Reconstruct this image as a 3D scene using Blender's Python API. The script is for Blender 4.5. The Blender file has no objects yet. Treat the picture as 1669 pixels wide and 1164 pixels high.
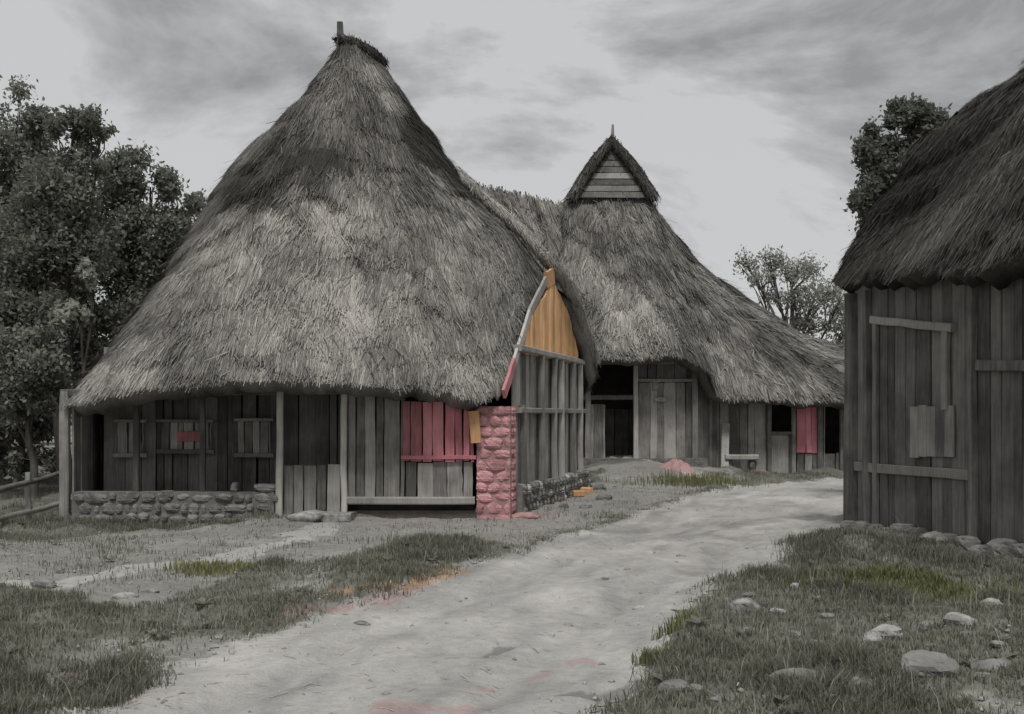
import bpy, math, random
import numpy as np

# ------------------------------------------------------------------ camera, sky, sun, exposure
random.seed(7)
RNG = np.random.default_rng(7)
scene = bpy.context.scene
COL = scene.collection
EYE, FPX, HOR = 1.6, 1790.0, 675.0          # eye height, focal length and horizon row in photo pixels

cam = bpy.data.cameras.new('camera')
cam.sensor_width = 36.0
cam.lens = 36.0 * FPX / 1669.0
cam.shift_y = (HOR - 582.0) / 1669.0
cam.clip_start, cam.clip_end = 0.1, 3000.0
camo = bpy.data.objects.new('camera', cam)
camo.location = (0, 0, EYE)
camo.rotation_euler = (math.pi / 2, 0, 0)
COL.objects.link(camo)
scene.camera = camo

SUN_AZ, SUN_EL = math.radians(181), math.radians(60)     # azimuth from +Y towards +X
sd = (math.sin(SUN_AZ) * math.cos(SUN_EL), math.cos(SUN_AZ) * math.cos(SUN_EL), math.sin(SUN_EL))
sun = bpy.data.lights.new('sun', 'SUN')
sun.energy = 1.5
sun.angle = math.radians(14)
sun.color = (1.0, 0.975, 0.94)
suno = bpy.data.objects.new('sun', sun)
from mathutils import Vector
suno.rotation_euler = Vector(sd).to_track_quat('Z', 'Y').to_euler()
suno.location = (0, -10, 30)
COL.objects.link(suno)

world = bpy.data.worlds.new('World')
scene.world = world
world.use_nodes = True
wn, wl = world.node_tree.nodes, world.node_tree.links
wn.clear()
wo = wn.new('ShaderNodeOutputWorld')
bg = wn.new('ShaderNodeBackground'); bg.inputs['Strength'].default_value = 0.1
sky = wn.new('ShaderNodeTexSky'); sky.sky_type = 'NISHITA'; sky.sun_disc = False
sky.sun_elevation = SUN_EL; sky.sun_rotation = SUN_AZ
tc = wn.new('ShaderNodeTexCoord')
mp = wn.new('ShaderNodeMapping'); mp.inputs['Scale'].default_value = (2.3, 2.3, 5.2)
mp.inputs['Location'].default_value = (5.7, 2.2, 1.7)
mp.inputs['Rotation'].default_value = (0.0, 0.22, 0.0)
wl.new(tc.outputs['Generated'], mp.inputs['Vector'])
n1 = wn.new('ShaderNodeTexNoise'); n1.inputs['Scale'].default_value = 1.0
n1.inputs['Detail'].default_value = 7; n1.inputs['Roughness'].default_value = 0.6
n1.inputs['Distortion'].default_value = 0.35
wl.new(mp.outputs['Vector'], n1.inputs['Vector'])
cr = wn.new('ShaderNodeValToRGB')
e = cr.color_ramp.elements
e[0].position, e[0].color = 0.425, (1.95, 1.945, 1.93, 1)
e[1].position, e[1].color = 0.555, (3.85, 3.83, 3.80, 1)
m_ = cr.color_ramp.elements.new(0.49); m_.color = (2.85, 2.84, 2.82, 1)
wl.new(n1.outputs['Fac'], cr.inputs['Fac'])
mx = wn.new('ShaderNodeMix'); mx.data_type = 'RGBA'; mx.inputs['Factor'].default_value = 0.95
wl.new(sky.outputs['Color'], mx.inputs[6]); wl.new(cr.outputs['Color'], mx.inputs[7])
wl.new(mx.outputs[2], bg.inputs['Color']); wl.new(bg.outputs[0], wo.inputs['Surface'])

vs = scene.view_settings
vs.view_transform = 'Standard'; vs.look = 'None'; vs.gamma = 1.0; vs.exposure = 0.6
vs.use_curve_mapping = False

# ------------------------------------------------------------------ helpers
def P(px, py, d):
    """photo pixel at depth d -> world point"""
    return np.array([(px - 834.5) / FPX * d, d, EYE + (HOR - py) / FPX * d])

def G(px, py):
    """photo pixel -> point on flat ground z=0"""
    d = EYE * FPX / (py - HOR)
    return np.array([(px - 834.5) / FPX * d, d])

_perm = np.random.default_rng(3).random((256, 256))
def vnoise(x, y):
    x = np.asarray(x, float); y = np.asarray(y, float)
    xi = np.floor(x).astype(int); yi = np.floor(y).astype(int)
    fx = x - xi; fy = y - yi
    fx = fx * fx * (3 - 2 * fx); fy = fy * fy * (3 - 2 * fy)
    a = _perm[xi & 255, yi & 255]; b = _perm[(xi + 1) & 255, yi & 255]
    c = _perm[xi & 255, (yi + 1) & 255]; d = _perm[(xi + 1) & 255, (yi + 1) & 255]
    return (a * (1 - fx) + b * fx) * (1 - fy) + (c * (1 - fx) + d * fx) * fy
def fbm(x, y, o=4):
    s = 0; a = 0.5; t = 0
    for i in range(o):
        s = s + a * vnoise(x * 2 ** i + 17.3 * i, y * 2 ** i + 9.1 * i); t += a; a *= 0.5
    return s / t
def sstep(a, b, x):
    t = np.clip((np.asarray(x, float) - a) / (b - a), 0, 1)
    return t * t * (3 - 2 * t)

def mesh_arrays(name, verts, faces, attrs=None, smooth=False):
    """verts Nx3; faces MxK (K=3 or 4) array or list of tuples; attrs: dict name -> per-vertex floats"""
    me = bpy.data.meshes.new(name)
    verts = np.ascontiguousarray(verts, dtype=np.float32)
    if isinstance(faces, np.ndarray):
        M, K = faces.shape
        me.vertices.add(len(verts)); me.loops.add(M * K); me.polygons.add(M)
        me.vertices.foreach_set('co', verts.ravel())
        me.loops.foreach_set('vertex_index', np.ascontiguousarray(faces, dtype=np.int32).ravel())
        me.polygons.foreach_set('loop_start', np.arange(0, M * K, K, dtype=np.int32))
        me.polygons.foreach_set('loop_total', np.full(M, K, dtype=np.int32))
        me.update(calc_edges=True)
    else:
        me.from_pydata(verts.tolist(), [], faces)
        me.update()
    if attrs:
        for k, v in attrs.items():
            a = me.attributes.new(k, 'FLOAT', 'POINT')
            a.data.foreach_set('value', np.ascontiguousarray(v, dtype=np.float32))
    if smooth:
        me.polygons.foreach_set('use_smooth', np.ones(len(me.polygons), dtype=bool))
    return me

WLOC = {}     # world location of every object (nothing but locations is used up the tree)
def link(name, me, mat, parent=None, loc=(0, 0, 0), rot=None):
    o = bpy.data.objects.new(name, me)
    COL.objects.link(o)
    if mat is not None and me is not None and len(me.materials) == 0:
        me.materials.append(mat)
    loc = np.array(loc, float)
    if parent is not None:
        o.parent = parent
        o.location = loc - WLOC[parent.name]
    else:
        o.location = loc
    if rot is not None:
        o.rotation_euler = rot
    WLOC[o.name] = loc
    return o

def part(name, verts, faces, mat, parent=None, attrs=None, smooth=False, base=False):
    """a mesh given in world coordinates, origin put at its middle (or at its foot)"""
    verts = np.asarray(verts, float)
    c = (verts.min(0) + verts.max(0)) / 2
    if base: c[2] = verts[:, 2].min()
    return link(name, mesh_arrays(name, verts - c, faces, attrs, smooth), mat, parent, c)

def thing(name, loc, label, cat, group=None):
    o = link(name, None, None, None, loc)
    tag(o, label, cat, group)
    return o
def tag(o, label=None, cat=None, group=None, kind=None):
    if label: o['label'] = label
    if cat: o['category'] = cat
    if group: o['group'] = group
    if kind: o['kind'] = kind
    return o

def prism(p0, p1, w, t, up=None, wob=0.0, segs=3, taper=1.0):
    """a slightly crooked board from p0 to p1: width w along side axis, thickness t; bevelled section"""
    p0 = np.array(p0, float); p1 = np.array(p1, float)
    ax = p1 - p0; L = np.linalg.norm(ax); ax /= L
    up = np.array(up if up is not None else (0, 0, 1), float)     # direction of the thickness
    up = up - ax * up.dot(ax); up /= np.linalg.norm(up)
    sd_ = np.cross(ax, up)
    b = min(w, t) * 0.16
    sec = [(-w/2 + b, -t/2), (w/2 - b, -t/2), (w/2, -t/2 + b), (w/2, t/2 - b),
           (w/2 - b, t/2), (-w/2 + b, t/2), (-w/2, t/2 - b), (-w/2, -t/2 + b)]
    V = []; F = []
    for i in range(segs + 1):
        f = i / segs
        off = sd_ * random.uniform(-wob, wob) + up * random.uniform(-wob, wob) * 0.5
        k = 1 + (taper - 1) * f
        ws = 1 + random.uniform(-1, 1) * min(0.06, wob * 4)
        for (a, c) in sec:
            V.append(p0 + ax * L * f + off + sd_ * a * k * ws + up * c * k)
    n = 8
    for i in range(segs):
        for j in range(n):
            F.append((i*n + j, i*n + (j+1) % n, (i+1)*n + (j+1) % n, (i+1)*n + j))
    F.append(tuple(range(n))[::-1]); F.append(tuple(range(segs*n, segs*n + n)))
    return np.array(V), F

def tube(pts, rad, n=8, jit=0.0):
    pts = [np.array(p, float) for p in pts]
    V = []; F = []
    m = len(pts)
    rad = rad if hasattr(rad, '__len__') else [rad] * m
    for i, p in enumerate(pts):
        t = pts[min(i+1, m-1)] - pts[max(i-1, 0)]; t /= np.linalg.norm(t)
        a = np.array((0, 0, 1.0)) if abs(t[2]) < 0.9 else np.array((1.0, 0, 0))
        u = np.cross(t, a); u /= np.linalg.norm(u); v = np.cross(t, u)
        for k in range(n):
            an = 2 * math.pi * k / n
            r = rad[i] * (1 + random.uniform(-jit, jit))
            V.append(p + (u * math.cos(an) + v * math.sin(an)) * r)
    for i in range(m - 1):
        for k in range(n):
            F.append((i*n + k, i*n + (k+1) % n, (i+1)*n + (k+1) % n, (i+1)*n + k))
    F.append(tuple(range(n))); F.append(tuple(range((m-1)*n, m*n))[::-1])
    return np.array(V), F

def rock(c, r, seed, flat=0.6, n=3, boxy=False):
    """an angular fieldstone: a ball cut by random planes, roughened"""
    rg = np.random.default_rng(seed)
    nu, nv = 14, 9
    pn = rg.normal(0, 1, (15, 3)); pn /= np.linalg.norm(pn, axis=1, keepdims=True)
    ph = rg.uniform(.72, 1.0, 15)
    V = []; F = []
    for i in range(nv):
        th = math.pi * (i + 0.35) / (nv - .3)
        for j in range(nu):
            a = 2 * math.pi * (j + .5 * (i % 2)) / nu
            d = np.array((math.sin(th) * math.cos(a), math.sin(th) * math.sin(a), math.cos(th)))
            k = min(1.12, (ph / np.maximum(pn @ d, 1e-3)).min()) * rg.uniform(.965, 1.035)
            if boxy:
                k = min((np.abs(d) ** 5).sum() ** -.2 * .93, (ph * 1.32 / np.maximum(pn @ d, 1e-3)).min()) * rg.uniform(.97, 1.03) / 1.12
            V.append(np.array(c) + d * k * 1.12 * np.array((r[0], r[1], r[2])))
    for i in range(nv - 1):
        for j in range(nu):
            F.append((i*nu + j, (i+1)*nu + j, (i+1)*nu + (j+1) % nu, i*nu + (j+1) % nu))
    F.append(tuple(range(nu))[::-1]); F.append(tuple(range((nv-1)*nu, nv*nu)))
    return np.array(V), F

# ------------------------------------------------------------------ materials
def nodes(name, rough=0.9, spec=0.2):
    m = bpy.data.materials.new(name); m.use_nodes = True
    nt = m.node_tree; b = nt.nodes['Principled BSDF']
    b.inputs['Roughness'].default_value = rough
    b.inputs['Specular IOR Level'].default_value = spec
    return m, nt, b
def N(nt, t, **kw):
    n = nt.nodes.new(t)
    for k, v in kw.items():
        if k in n.inputs: n.inputs[k].default_value = v
        else: setattr(n, k, v)
    return n
def ramp(nt, fac, stops):
    r = nt.nodes.new('ShaderNodeValToRGB'); el = r.color_ramp.elements
    el[0].position, el[0].color = stops[0][0], (*stops[0][1], 1)
    el[1].position, el[1].color = stops[-1][0], (*stops[-1][1], 1)
    for p, c in stops[1:-1]:
        k = el.new(p); k.color = (*c, 1)
    nt.links.new(fac, r.inputs['Fac'])
    return r.outputs['Color']
def mixc(nt, fac, a, b, mode='MIX'):
    m = nt.nodes.new('ShaderNodeMix'); m.data_type = 'RGBA'; m.blend_type = mode
    for s, v in ((0, fac), (6, a), (7, b)):
        if hasattr(v, 'is_linked'): nt.links.new(v, m.inputs[s])
        elif isinstance(v, tuple): m.inputs[s].default_value = (*v, 1)
        else: m.inputs[s].default_value = v
    return m.outputs[2]
def math_(nt, op, a, b=None):
    m = nt.nodes.new('ShaderNodeMath'); m.operation = op
    for i, v in enumerate((a, b)):
        if v is None: continue
        if hasattr(v, 'is_linked'): nt.links.new(v, m.inputs[i])
        else: m.inputs[i].default_value = v
    return m.outputs[0]
def bump(nt, b, h, s, dist=0.02):
    k = N(nt, 'ShaderNodeBump', Strength=s, Distance=dist)
    nt.links.new(h, k.inputs['Height']); nt.links.new(k.outputs[0], b.inputs['Normal'])
def noise(nt, vec, scale, detail=4, rough=0.55):
    n = N(nt, 'ShaderNodeTexNoise', Scale=scale, Detail=detail, Roughness=rough)
    if vec is not None: nt.links.new(vec, n.inputs['Vector'])
    return n.outputs['Fac']
def geo(nt): return nt.nodes.new('ShaderNodeNewGeometry').outputs['Position']
def attr(nt, n):
    a = nt.nodes.new('ShaderNodeAttribute'); a.attribute_name = n; return a.outputs['Fac']
def mapped(nt, vec, sc):
    m = N(nt, 'ShaderNodeMapping'); m.inputs['Scale'].default_value = sc
    nt.links.new(vec, m.inputs['Vector']); return m.outputs[0]

def thatch_mat(name, dark, mid, pale):
    m, nt, b = nodes(name, 0.95, 0.1)
    p = geo(nt)
    big = noise(nt, p, 0.9, 5, 0.6)
    fine = noise(nt, mapped(nt, p, (30, 30, 5)), 1.0, 3, 0.6)
    t = math_(nt, 'ADD', math_(nt, 'MULTIPLY', big, 0.65), math_(nt, 'MULTIPLY', fine, 0.35))
    t = math_(nt, 'ADD', math_(nt, 'SUBTRACT', t, 0.5), attr(nt, 'tone'))
    c = ramp(nt, t, [(0.12, dark), (0.5, mid), (0.88, pale)])
    nt.links.new(c, b.inputs['Base Color'])
    bump(nt, b, fine, 0.6, 0.03)
    return m
MT = {}
MT['thatch'] = thatch_mat('weathered_thatch', (.055, .052, .046), (.205, .197, .183), (.46, .445, .41))
MT['thatch_dark'] = thatch_mat('dark_thatch', (.024, .023, .021), (.075, .071, .065), (.21, .20, .185))  # darker thatch, for the barn roof, ridge rolls and gablet verges

def wood_mat(name, a, b_, c, rough=0.85):
    m, nt, b = nodes(name, rough, 0.15)
    oc = nt.nodes.new('ShaderNodeTexCoord').outputs['Object']
    oi = nt.nodes.new('ShaderNodeObjectInfo')
    add = nt.nodes.new('ShaderNodeVectorMath'); add.operation = 'ADD'
    nt.links.new(oc, add.inputs[0]); nt.links.new(oi.outputs['Location'], add.inputs[1])
    g = noise(nt, mapped(nt, add.outputs[0], (34, 34, 2.2)), 1, 4, 0.65)
    st = noise(nt, add.outputs[0], 2.3, 4, 0.6)
    t = math_(nt, 'ADD', math_(nt, 'MULTIPLY', g, 0.5), math_(nt, 'MULTIPLY', st, 0.5))
    t = math_(nt, 'ADD', t, math_(nt, 'MULTIPLY', math_(nt, 'SUBTRACT', oi.outputs['Random'], 0.5), 0.36))
    col = ramp(nt, t, [(0.3, a), (0.52, b_), (0.75, c)])
    nt.links.new(col, b.inputs['Base Color'])
    bump(nt, b, g, 0.5, 0.01)
    return m
MT['wood'] = wood_mat('grey_weathered_wood', (.11, .106, .099), (.25, .24, .225), (.43, .415, .39))
MT['wood_pale'] = wood_mat('pale_weathered_wood', (.27, .262, .248), (.45, .435, .41), (.62, .60, .565))
MT['wood_mid'] = wood_mat('mid_grey_wood', (.10, .097, .092), (.22, .213, .20), (.36, .35, .328))
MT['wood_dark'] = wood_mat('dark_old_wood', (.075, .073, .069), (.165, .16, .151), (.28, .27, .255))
MT['wood_red'] = wood_mat('reddish_brown_wood', (.27, .13, .135), (.54, .20, .235), (.68, .32, .35))
MT['wood_orange'] = wood_mat('orange_brown_wood', (.30, .19, .11), (.56, .32, .16), (.74, .48, .28))
MT['clay'] = wood_mat('red_clay_block', (.36, .16, .165), (.55, .255, .265), (.68, .37, .37), 0.95)
MT['clay_orange'] = wood_mat('orange_clay', (.46, .27, .14), (.76, .45, .22), (.86, .60, .38), 0.95)

def simple_mat(name, a, b_, sc=6, rough=0.92, bs=0.5):
    m, nt, b = nodes(name, rough, 0.2)
    p = geo(nt)
    n = noise(nt, p, sc, 6, 0.62)
    oi = nt.nodes.new('ShaderNodeObjectInfo').outputs['Random']
    t = math_(nt, 'ADD', n, math_(nt, 'MULTIPLY', math_(nt, 'SUBTRACT', oi, 0.5), 0.25))
    nt.links.new(ramp(nt, t, [(0.3, a), (0.7, b_)]), b.inputs['Base Color'])
    bump(nt, b, noise(nt, p, sc * 6, 5, 0.65), bs, 0.012)
    return m
MT['stone'] = simple_mat('pale_fieldstone', (.14, .137, .13), (.47, .46, .44), 11)
MT['gravel'] = simple_mat('pale_gravel', (.22, .215, .205), (.56, .55, .53), 14)
MT['stone_dark'] = simple_mat('grey_fieldstone', (.10, .098, .094), (.27, .265, .255), 7)
MT['stone_pier'] = simple_mat('red_rubble', (.33, .17, .175), (.70, .38, .40), 7)
MT['stone_red'] = simple_mat('reddish_fieldstone', (.27, .16, .155), (.46, .30, .29), 7)
MT['daub'] = simple_mat('pale_daub', (.14, .135, .125), (.24, .23, .215), 5)
MT['daub_light'] = simple_mat('light_daub', (.24, .235, .225), (.42, .41, .39), 4)
MT['mortar'] = simple_mat('dark_mortar', (.07, .06, .057), (.14, .12, .11), 8)
MT['mortar_red'] = simple_mat('red_mud_mortar', (.30, .18, .18), (.50, .31, .315), 9)
MT['mortar_grey'] = simple_mat('grey_mud_mortar', (.13, .125, .118), (.25, .243, .23), 9)
MT['black'] = simple_mat('interior_shade', (.02, .02, .019), (.05, .048, .045), 4)  # near-black: shade of the interiors and the floor gap put into the colour
MT['bark'] = wood_mat('tree_bark', (.045, .042, .038), (.10, .094, .085), (.2, .19, .17))

def leaf_mat(name, a, b_, c):
    m, nt, b = nodes(name, 0.65, 0.25)
    t = attr(nt, 'tone')
    c_ = ramp(nt, t, [(0.0, a), (0.5, b_), (1.0, c)])
    nt.links.new(c_, b.inputs['Base Color'])
    tr = nt.nodes.new('ShaderNodeBsdfTranslucent'); nt.links.new(c_, tr.inputs['Color'])
    ms = nt.nodes.new('ShaderNodeMixShader'); ms.inputs[0].default_value = 0.45
    nt.links.new(b.outputs[0], ms.inputs[1]); nt.links.new(tr.outputs[0], ms.inputs[2])
    nt.links.new(ms.outputs[0], nt.nodes['Material Output'].inputs['Surface'])
    return m
MT['leaf'] = leaf_mat('dull_green_leaves', (.085, .092, .076), (.18, .19, .16), (.33, .34, .29))
MT['leaf_pale'] = leaf_mat('pale_dry_leaves', (.18, .187, .162), (.34, .35, .31), (.52, .53, .47))
MT['weed'] = leaf_mat('olive_weeds', (.11, .12, .05), (.20, .21, .10), (.36, .36, .21))
MT['grass'] = leaf_mat('dull_grass', (.12, .123, .095), (.235, .236, .19), (.44, .43, .36))

def ground_mat(name):
    m, nt, b = nodes(name, 0.95, 0.1)
    p = geo(nt)
    n1_ = noise(nt, p, 0.8, 6, 0.62); n2_ = noise(nt, p, 9, 6, 0.7); n3_ = noise(nt, p, 55, 3, 0.6)
    det = math_(nt, 'ADD', math_(nt, 'MULTIPLY', n1_, 0.4), math_(nt, 'ADD', math_(nt, 'MULTIPLY', n2_, 0.4), math_(nt, 'MULTIPLY', n3_, 0.2)))
    road = ramp(nt, det, [(0.30, (.25, .243, .23)), (0.5, (.385, .376, .36)), (0.66, (.50, .49, .47))])
    soil = ramp(nt, det, [(0.30, (.15, .146, .135)), (0.5, (.265, .258, .243)), (0.7, (.40, .39, .37))])
    turf = ramp(nt, det, [(0.32, (.08, .079, .067)), (0.5, (.155, .154, .132)), (0.7, (.27, .267, .235))])
    pale = ramp(nt, det, [(0.32, (.27, .265, .25)), (0.66, (.50, .49, .47))])
    red = ramp(nt, det, [(0.32, (.26, .15, .15)), (0.66, (.46, .30, .29))])
    def edge(a, amt=0.55):     # roughen a mask with the noise
        k = math_(nt, 'ADD', attr(nt, a), math_(nt, 'MULTIPLY', math_(nt, 'SUBTRACT', n2_, 0.5), amt))
        r = nt.nodes.new('ShaderNodeMapRange'); r.interpolation_type = 'SMOOTHSTEP'
        r.inputs['From Min'].default_value = 0.35; r.inputs['From Max'].default_value = 0.65
        nt.links.new(k, r.inputs['Value']); return r.outputs[0]
    c = mixc(nt, edge('turf'), soil, turf)
    st_ = attr(nt, 'streak')
    road = mixc(nt, 0.8, road, ramp(nt, st_, [(0.25, (.55, .55, .55)), (0.5, (1, 1, 1)), (0.75, (1.3, 1.3, 1.29))]), 'MULTIPLY')
    c = mixc(nt, edge('road', 0.5), c, road)
    c = mixc(nt, edge('pale'), c, pale)
    c = mixc(nt, math_(nt, 'MULTIPLY', edge('red', 1.5), 0.5), c, red)
    och = ramp(nt, det, [(0.32, (.30, .165, .08)), (0.66, (.52, .32, .17))])
    c = mixc(nt, math_(nt, 'MULTIPLY', edge('ochre', 1.3), 0.55), c, och)
    c = mixc(nt, math_(nt, 'MULTIPLY', edge('damp', 0.9), 0.55), c, (.09, .088, .083))
    nt.links.new(c, b.inputs['Base Color'])
    bump(nt, b, math_(nt, 'ADD', n2_, math_(nt, 'MULTIPLY', n3_, 0.6)), 0.7, 0.03)
    return m
MT['ground'] = ground_mat('earth_and_turf')
MT['road'] = ground_mat('dirt_road_surface')

# ------------------------------------------------------------------ ground and road
def polyG(pts): return np.array([G(*p) for p in pts])
ROAD = np.vstack([polyG([(120, 1164), (260, 1095), (430, 1032), (560, 988), (740, 940), (860, 893), (1000, 850), (1100, 818), (1180, 795)]),
                  [[8.9, 27.6], [18, 28.2], [18, 23], [9.5, 21.5], [6.0, 17.6]],
                  polyG([(1390, 862), (1300, 882), (1270, 930), (1160, 972), (1100, 1060), (1010, 1164)]),
                  [[.45, 4], [.4, -12], [-3.0, -12], [-2.7, 4]]])
YARD = np.vstack([polyG([(0, 872), (118, 862), (770, 835)]), [[0.0, 17.2], [1.7, 23.0], [2.2, 27.5], [5.2, 28.6], [4.6, 25]],
                  polyG([(1100, 818), (1000, 850), (860, 893), (700, 885), (430, 930), (200, 985), (0, 965)]), [[-9, 8], [-9, 14]]])
PATHS = [polyG([(535, 850), (470, 880), (360, 908), (240, 925), (110, 950), (0, 958)]),
         polyG([(985, 775), (1100, 778), (1240, 800)])]
OCHRE = [polyG([(545, 972), (620, 964), (690, 950), (745, 934)]), polyG([(895, 812), (962, 806)])]
REDL = [polyG([(490, 1000), (560, 988), (690, 958)]), polyG([(20, 1160), (90, 1135), (130, 1108), (215, 1142)]), polyG([(640, 1160), (800, 1156), (930, 1152)]), polyG([(800, 1118), (880, 1100), (935, 1080)]), polyG([(835, 842), (880, 840)]), polyG([(1070, 752), (1130, 768)])]
REDS = [(150, 1120, .30), (60, 1160, .3), (560, 985, .35), (640, 962, .38), (715, 940, .35), (890, 1105, .28), (830, 1112, .22), (930, 1082, .2),
        (720, 1160, .3), (860, 1162, .3), (858, 840, .45), (1100, 758, 1.1), (1235, 776, .7), (925, 808, .9)]
RUTS = [polyG([(905, 1134), (940, 1131), (985, 1140), (1010, 1122), (1050, 1110), (1085, 1116), (1120, 1138)]), polyG([(1160, 1120), (1230, 1138), (1340, 1132)]), polyG([(798, 1066), (815, 1056), (835, 1050)])]

def sdf(poly, X, Y):
    """signed distance, positive inside"""
    d = np.full(X.shape, 1e9); ins = np.zeros(X.shape, bool)
    n = len(poly)
    for i in range(n):
        a, b = poly[i], poly[(i + 1) % n]
        e_ = b - a
        t = np.clip(((X - a[0]) * e_[0] + (Y - a[1]) * e_[1]) / (e_.dot(e_) + 1e-12), 0, 1)
        d = np.minimum(d, np.hypot(X - a[0] - t * e_[0], Y - a[1] - t * e_[1]))
        c = ((a[1] > Y) != (b[1] > Y)) & (X < (b[0] - a[0]) * (Y - a[1]) / (b[1] - a[1] + 1e-12) + a[0])
        ins ^= c
    return np.where(ins, d, -d)
def linedist(pts, X, Y):
    d = np.full(X.shape, 1e9)
    for a, b in zip(pts[:-1], pts[1:]):
        e_ = b - a
        t = np.clip(((X - a[0]) * e_[0] + (Y - a[1]) * e_[1]) / e_.dot(e_), 0, 1)
        d = np.minimum(d, np.hypot(X - a[0] - t * e_[0], Y - a[1] - t * e_[1]))
    return d

def masks(X, Y):
    X = np.asarray(X, float); Y = np.asarray(Y, float)
    wob = (fbm(X * 1.3, Y * 1.3, 4) - .5)
    rs = sdf(ROAD, X, Y) + wob * 0.55
    road = sstep(-.22, .22, rs)
    ys = sdf(YARD, X, Y) + wob * 0.8
    yard = sstep(-.3, .3, ys)
    turf = (1 - np.maximum(road, yard * 0.92)) 
    turf = np.clip(turf - 0.75 * sstep(.53, .68, fbm(X * 1.5 + 40, Y * 1.5, 4)), 0, 1)
    pale = np.zeros_like(X)
    for i, pth in enumerate(PATHS):
        dd = linedist(pth, X, Y) + (fbm(X * 1.6 + 9, Y * 1.6, 4) - .5) * 1.0
        pale = np.maximum(pale, sstep(.38, -.05, dd))
    red = np.zeros_like(X); och = np.zeros_like(X)
    nz_ = (fbm(X * 3.0 + 7, Y * 2.2, 4) - .5) * .5
    for pth in REDL: red = np.maximum(red, sstep(.24, .04, (linedist(pth, X, Y) + nz_) * 9 / (5 + Y * .4)))
    for pth in OCHRE: och = np.maximum(och, sstep(.18, .02, (linedist(pth, X, Y) + nz_ * .6) * 9 / (5 + Y * .4)))
    damp = np.zeros_like(X)
    for pth in RUTS:
        dd = linedist(pth, X, Y) + (fbm(X * 5, Y * 5 + 3, 3) - .5) * .12
        damp = np.maximum(damp, sstep(.11, .03, dd))
    return road, turf, pale, (red * .8, och * .85), damp * .8, rs

def height(X, Y, fine=True):
    X = np.asarray(X, float); Y = np.asarray(Y, float)
    z = np.zeros_like(X)
    z = z - 0.15 * sstep(-3.5, -6.5, X) * sstep(13, 15.5, Y) * sstep(24, 19, Y)
    z = z + 0.40 * np.exp(-(((X - 3.4) / 1.9) ** 2 + ((Y - 28.6) / 2.3) ** 2))
    near = sstep(60, 30, Y) * sstep(-14, -9, X) * sstep(16, 12, X)
    z = z + (fbm(X * .45, Y * .45, 3) - .5) * .16 * near
    z = z + (1 - near) * (fbm(X * .05, Y * .05, 3) - .5) * 1.2 * sstep(45, 120, np.hypot(X, Y))
    if fine:
        road, turf, pale, red, damp, rs = masks(X, Y)
        z = z + turf * (.07 + (fbm(X * 1.1 + 50, Y * 1.1, 4) - .5) * .26) - damp * .042
        z = z + (fbm(X * 3, Y * 3, 4) - .5) * (.05 + .07 * turf) * near
        # wheel ruts following the road edge
        for off in (.75, 2.1):
            z = z - .045 * np.exp(-((rs - off) / .17) ** 2) * (Y < 20)
        z = z + (fbm(X * 11, Y * 11, 3) - .5) * .032 * near
    return z
def gz(x, y): return float(height(np.array([x]), np.array([y]))[0])

def axis(lo, hi, st, far, lo_far):
    a = list(np.arange(lo, hi, st)); s = st; x = a[-1]
    while x < far: s *= 1.18; x += s; a.append(x)
    s = st; x = a[0]; pre = []
    while x > lo_far: s *= 1.22; x -= s; pre.append(x)
    return np.array(pre[::-1] + a)
gx = axis(-8.5, 8.0, 0.07, 600, -600)
gy = np.concatenate([axis(4.6, 18.0, 0.07, 18.0, -60), axis(18.12, 31, 0.13, 900, 18.12)[0:]])
gy = np.unique(gy)
GX, GY = np.meshgrid(gx, gy, indexing='ij')
rd, tf, pl, rdd, dm, rs = masks(GX, GY)
GZ = height(GX, GY)
nx, ny = GX.shape
idx = np.arange(nx * ny).reshape(nx, ny)
quads = np.stack([idx[:-1, :-1], idx[1:, :-1], idx[1:, 1:], idx[:-1, 1:]], -1).reshape(-1, 4)
V = np.stack([GX, GY, GZ], -1).reshape(-1, 3)
streak = .55 * fbm(rs * 4.5 + .6 * fbm(GX * .8, GY * .8, 2), GY * .55 + GX * .3, 4) + .45 * fbm(GX * 2.2 + 3, GY * 1.4, 5)
att = {'streak': streak.ravel(), 'road': rd.ravel(), 'turf': tf.ravel(), 'pale': pl.ravel(), 'red': rdd[0].ravel(), 'ochre': rdd[1].ravel(), 'damp': dm.ravel()}
grd = link('ground', mesh_arrays('ground', V, quads, att, True), MT['ground'])
tag(grd, kind='structure')
# the road: its own sheet, 6 mm above the ground, with an uneven edge
inside = (rs > 0.0) & (GY > -8) & (GY < 29) & (GX < 17)
cell = inside[:-1, :-1] & inside[1:, :-1] & inside[1:, 1:] & inside[:-1, 1:]
rq = quads[cell.ravel()]
used, inv = np.unique(rq, return_inverse=True)
RV = V[used].copy(); RV[:, 2] += 0.006 + 0.012 * np.clip(rs.ravel()[used], 0, .5)
ro = link('dirt_road', mesh_arrays('dirt_road', RV, inv.reshape(-1, 4), {k: v[used] for k, v in att.items()}, True), MT['road'])
tag(ro, kind='structure')

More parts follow.
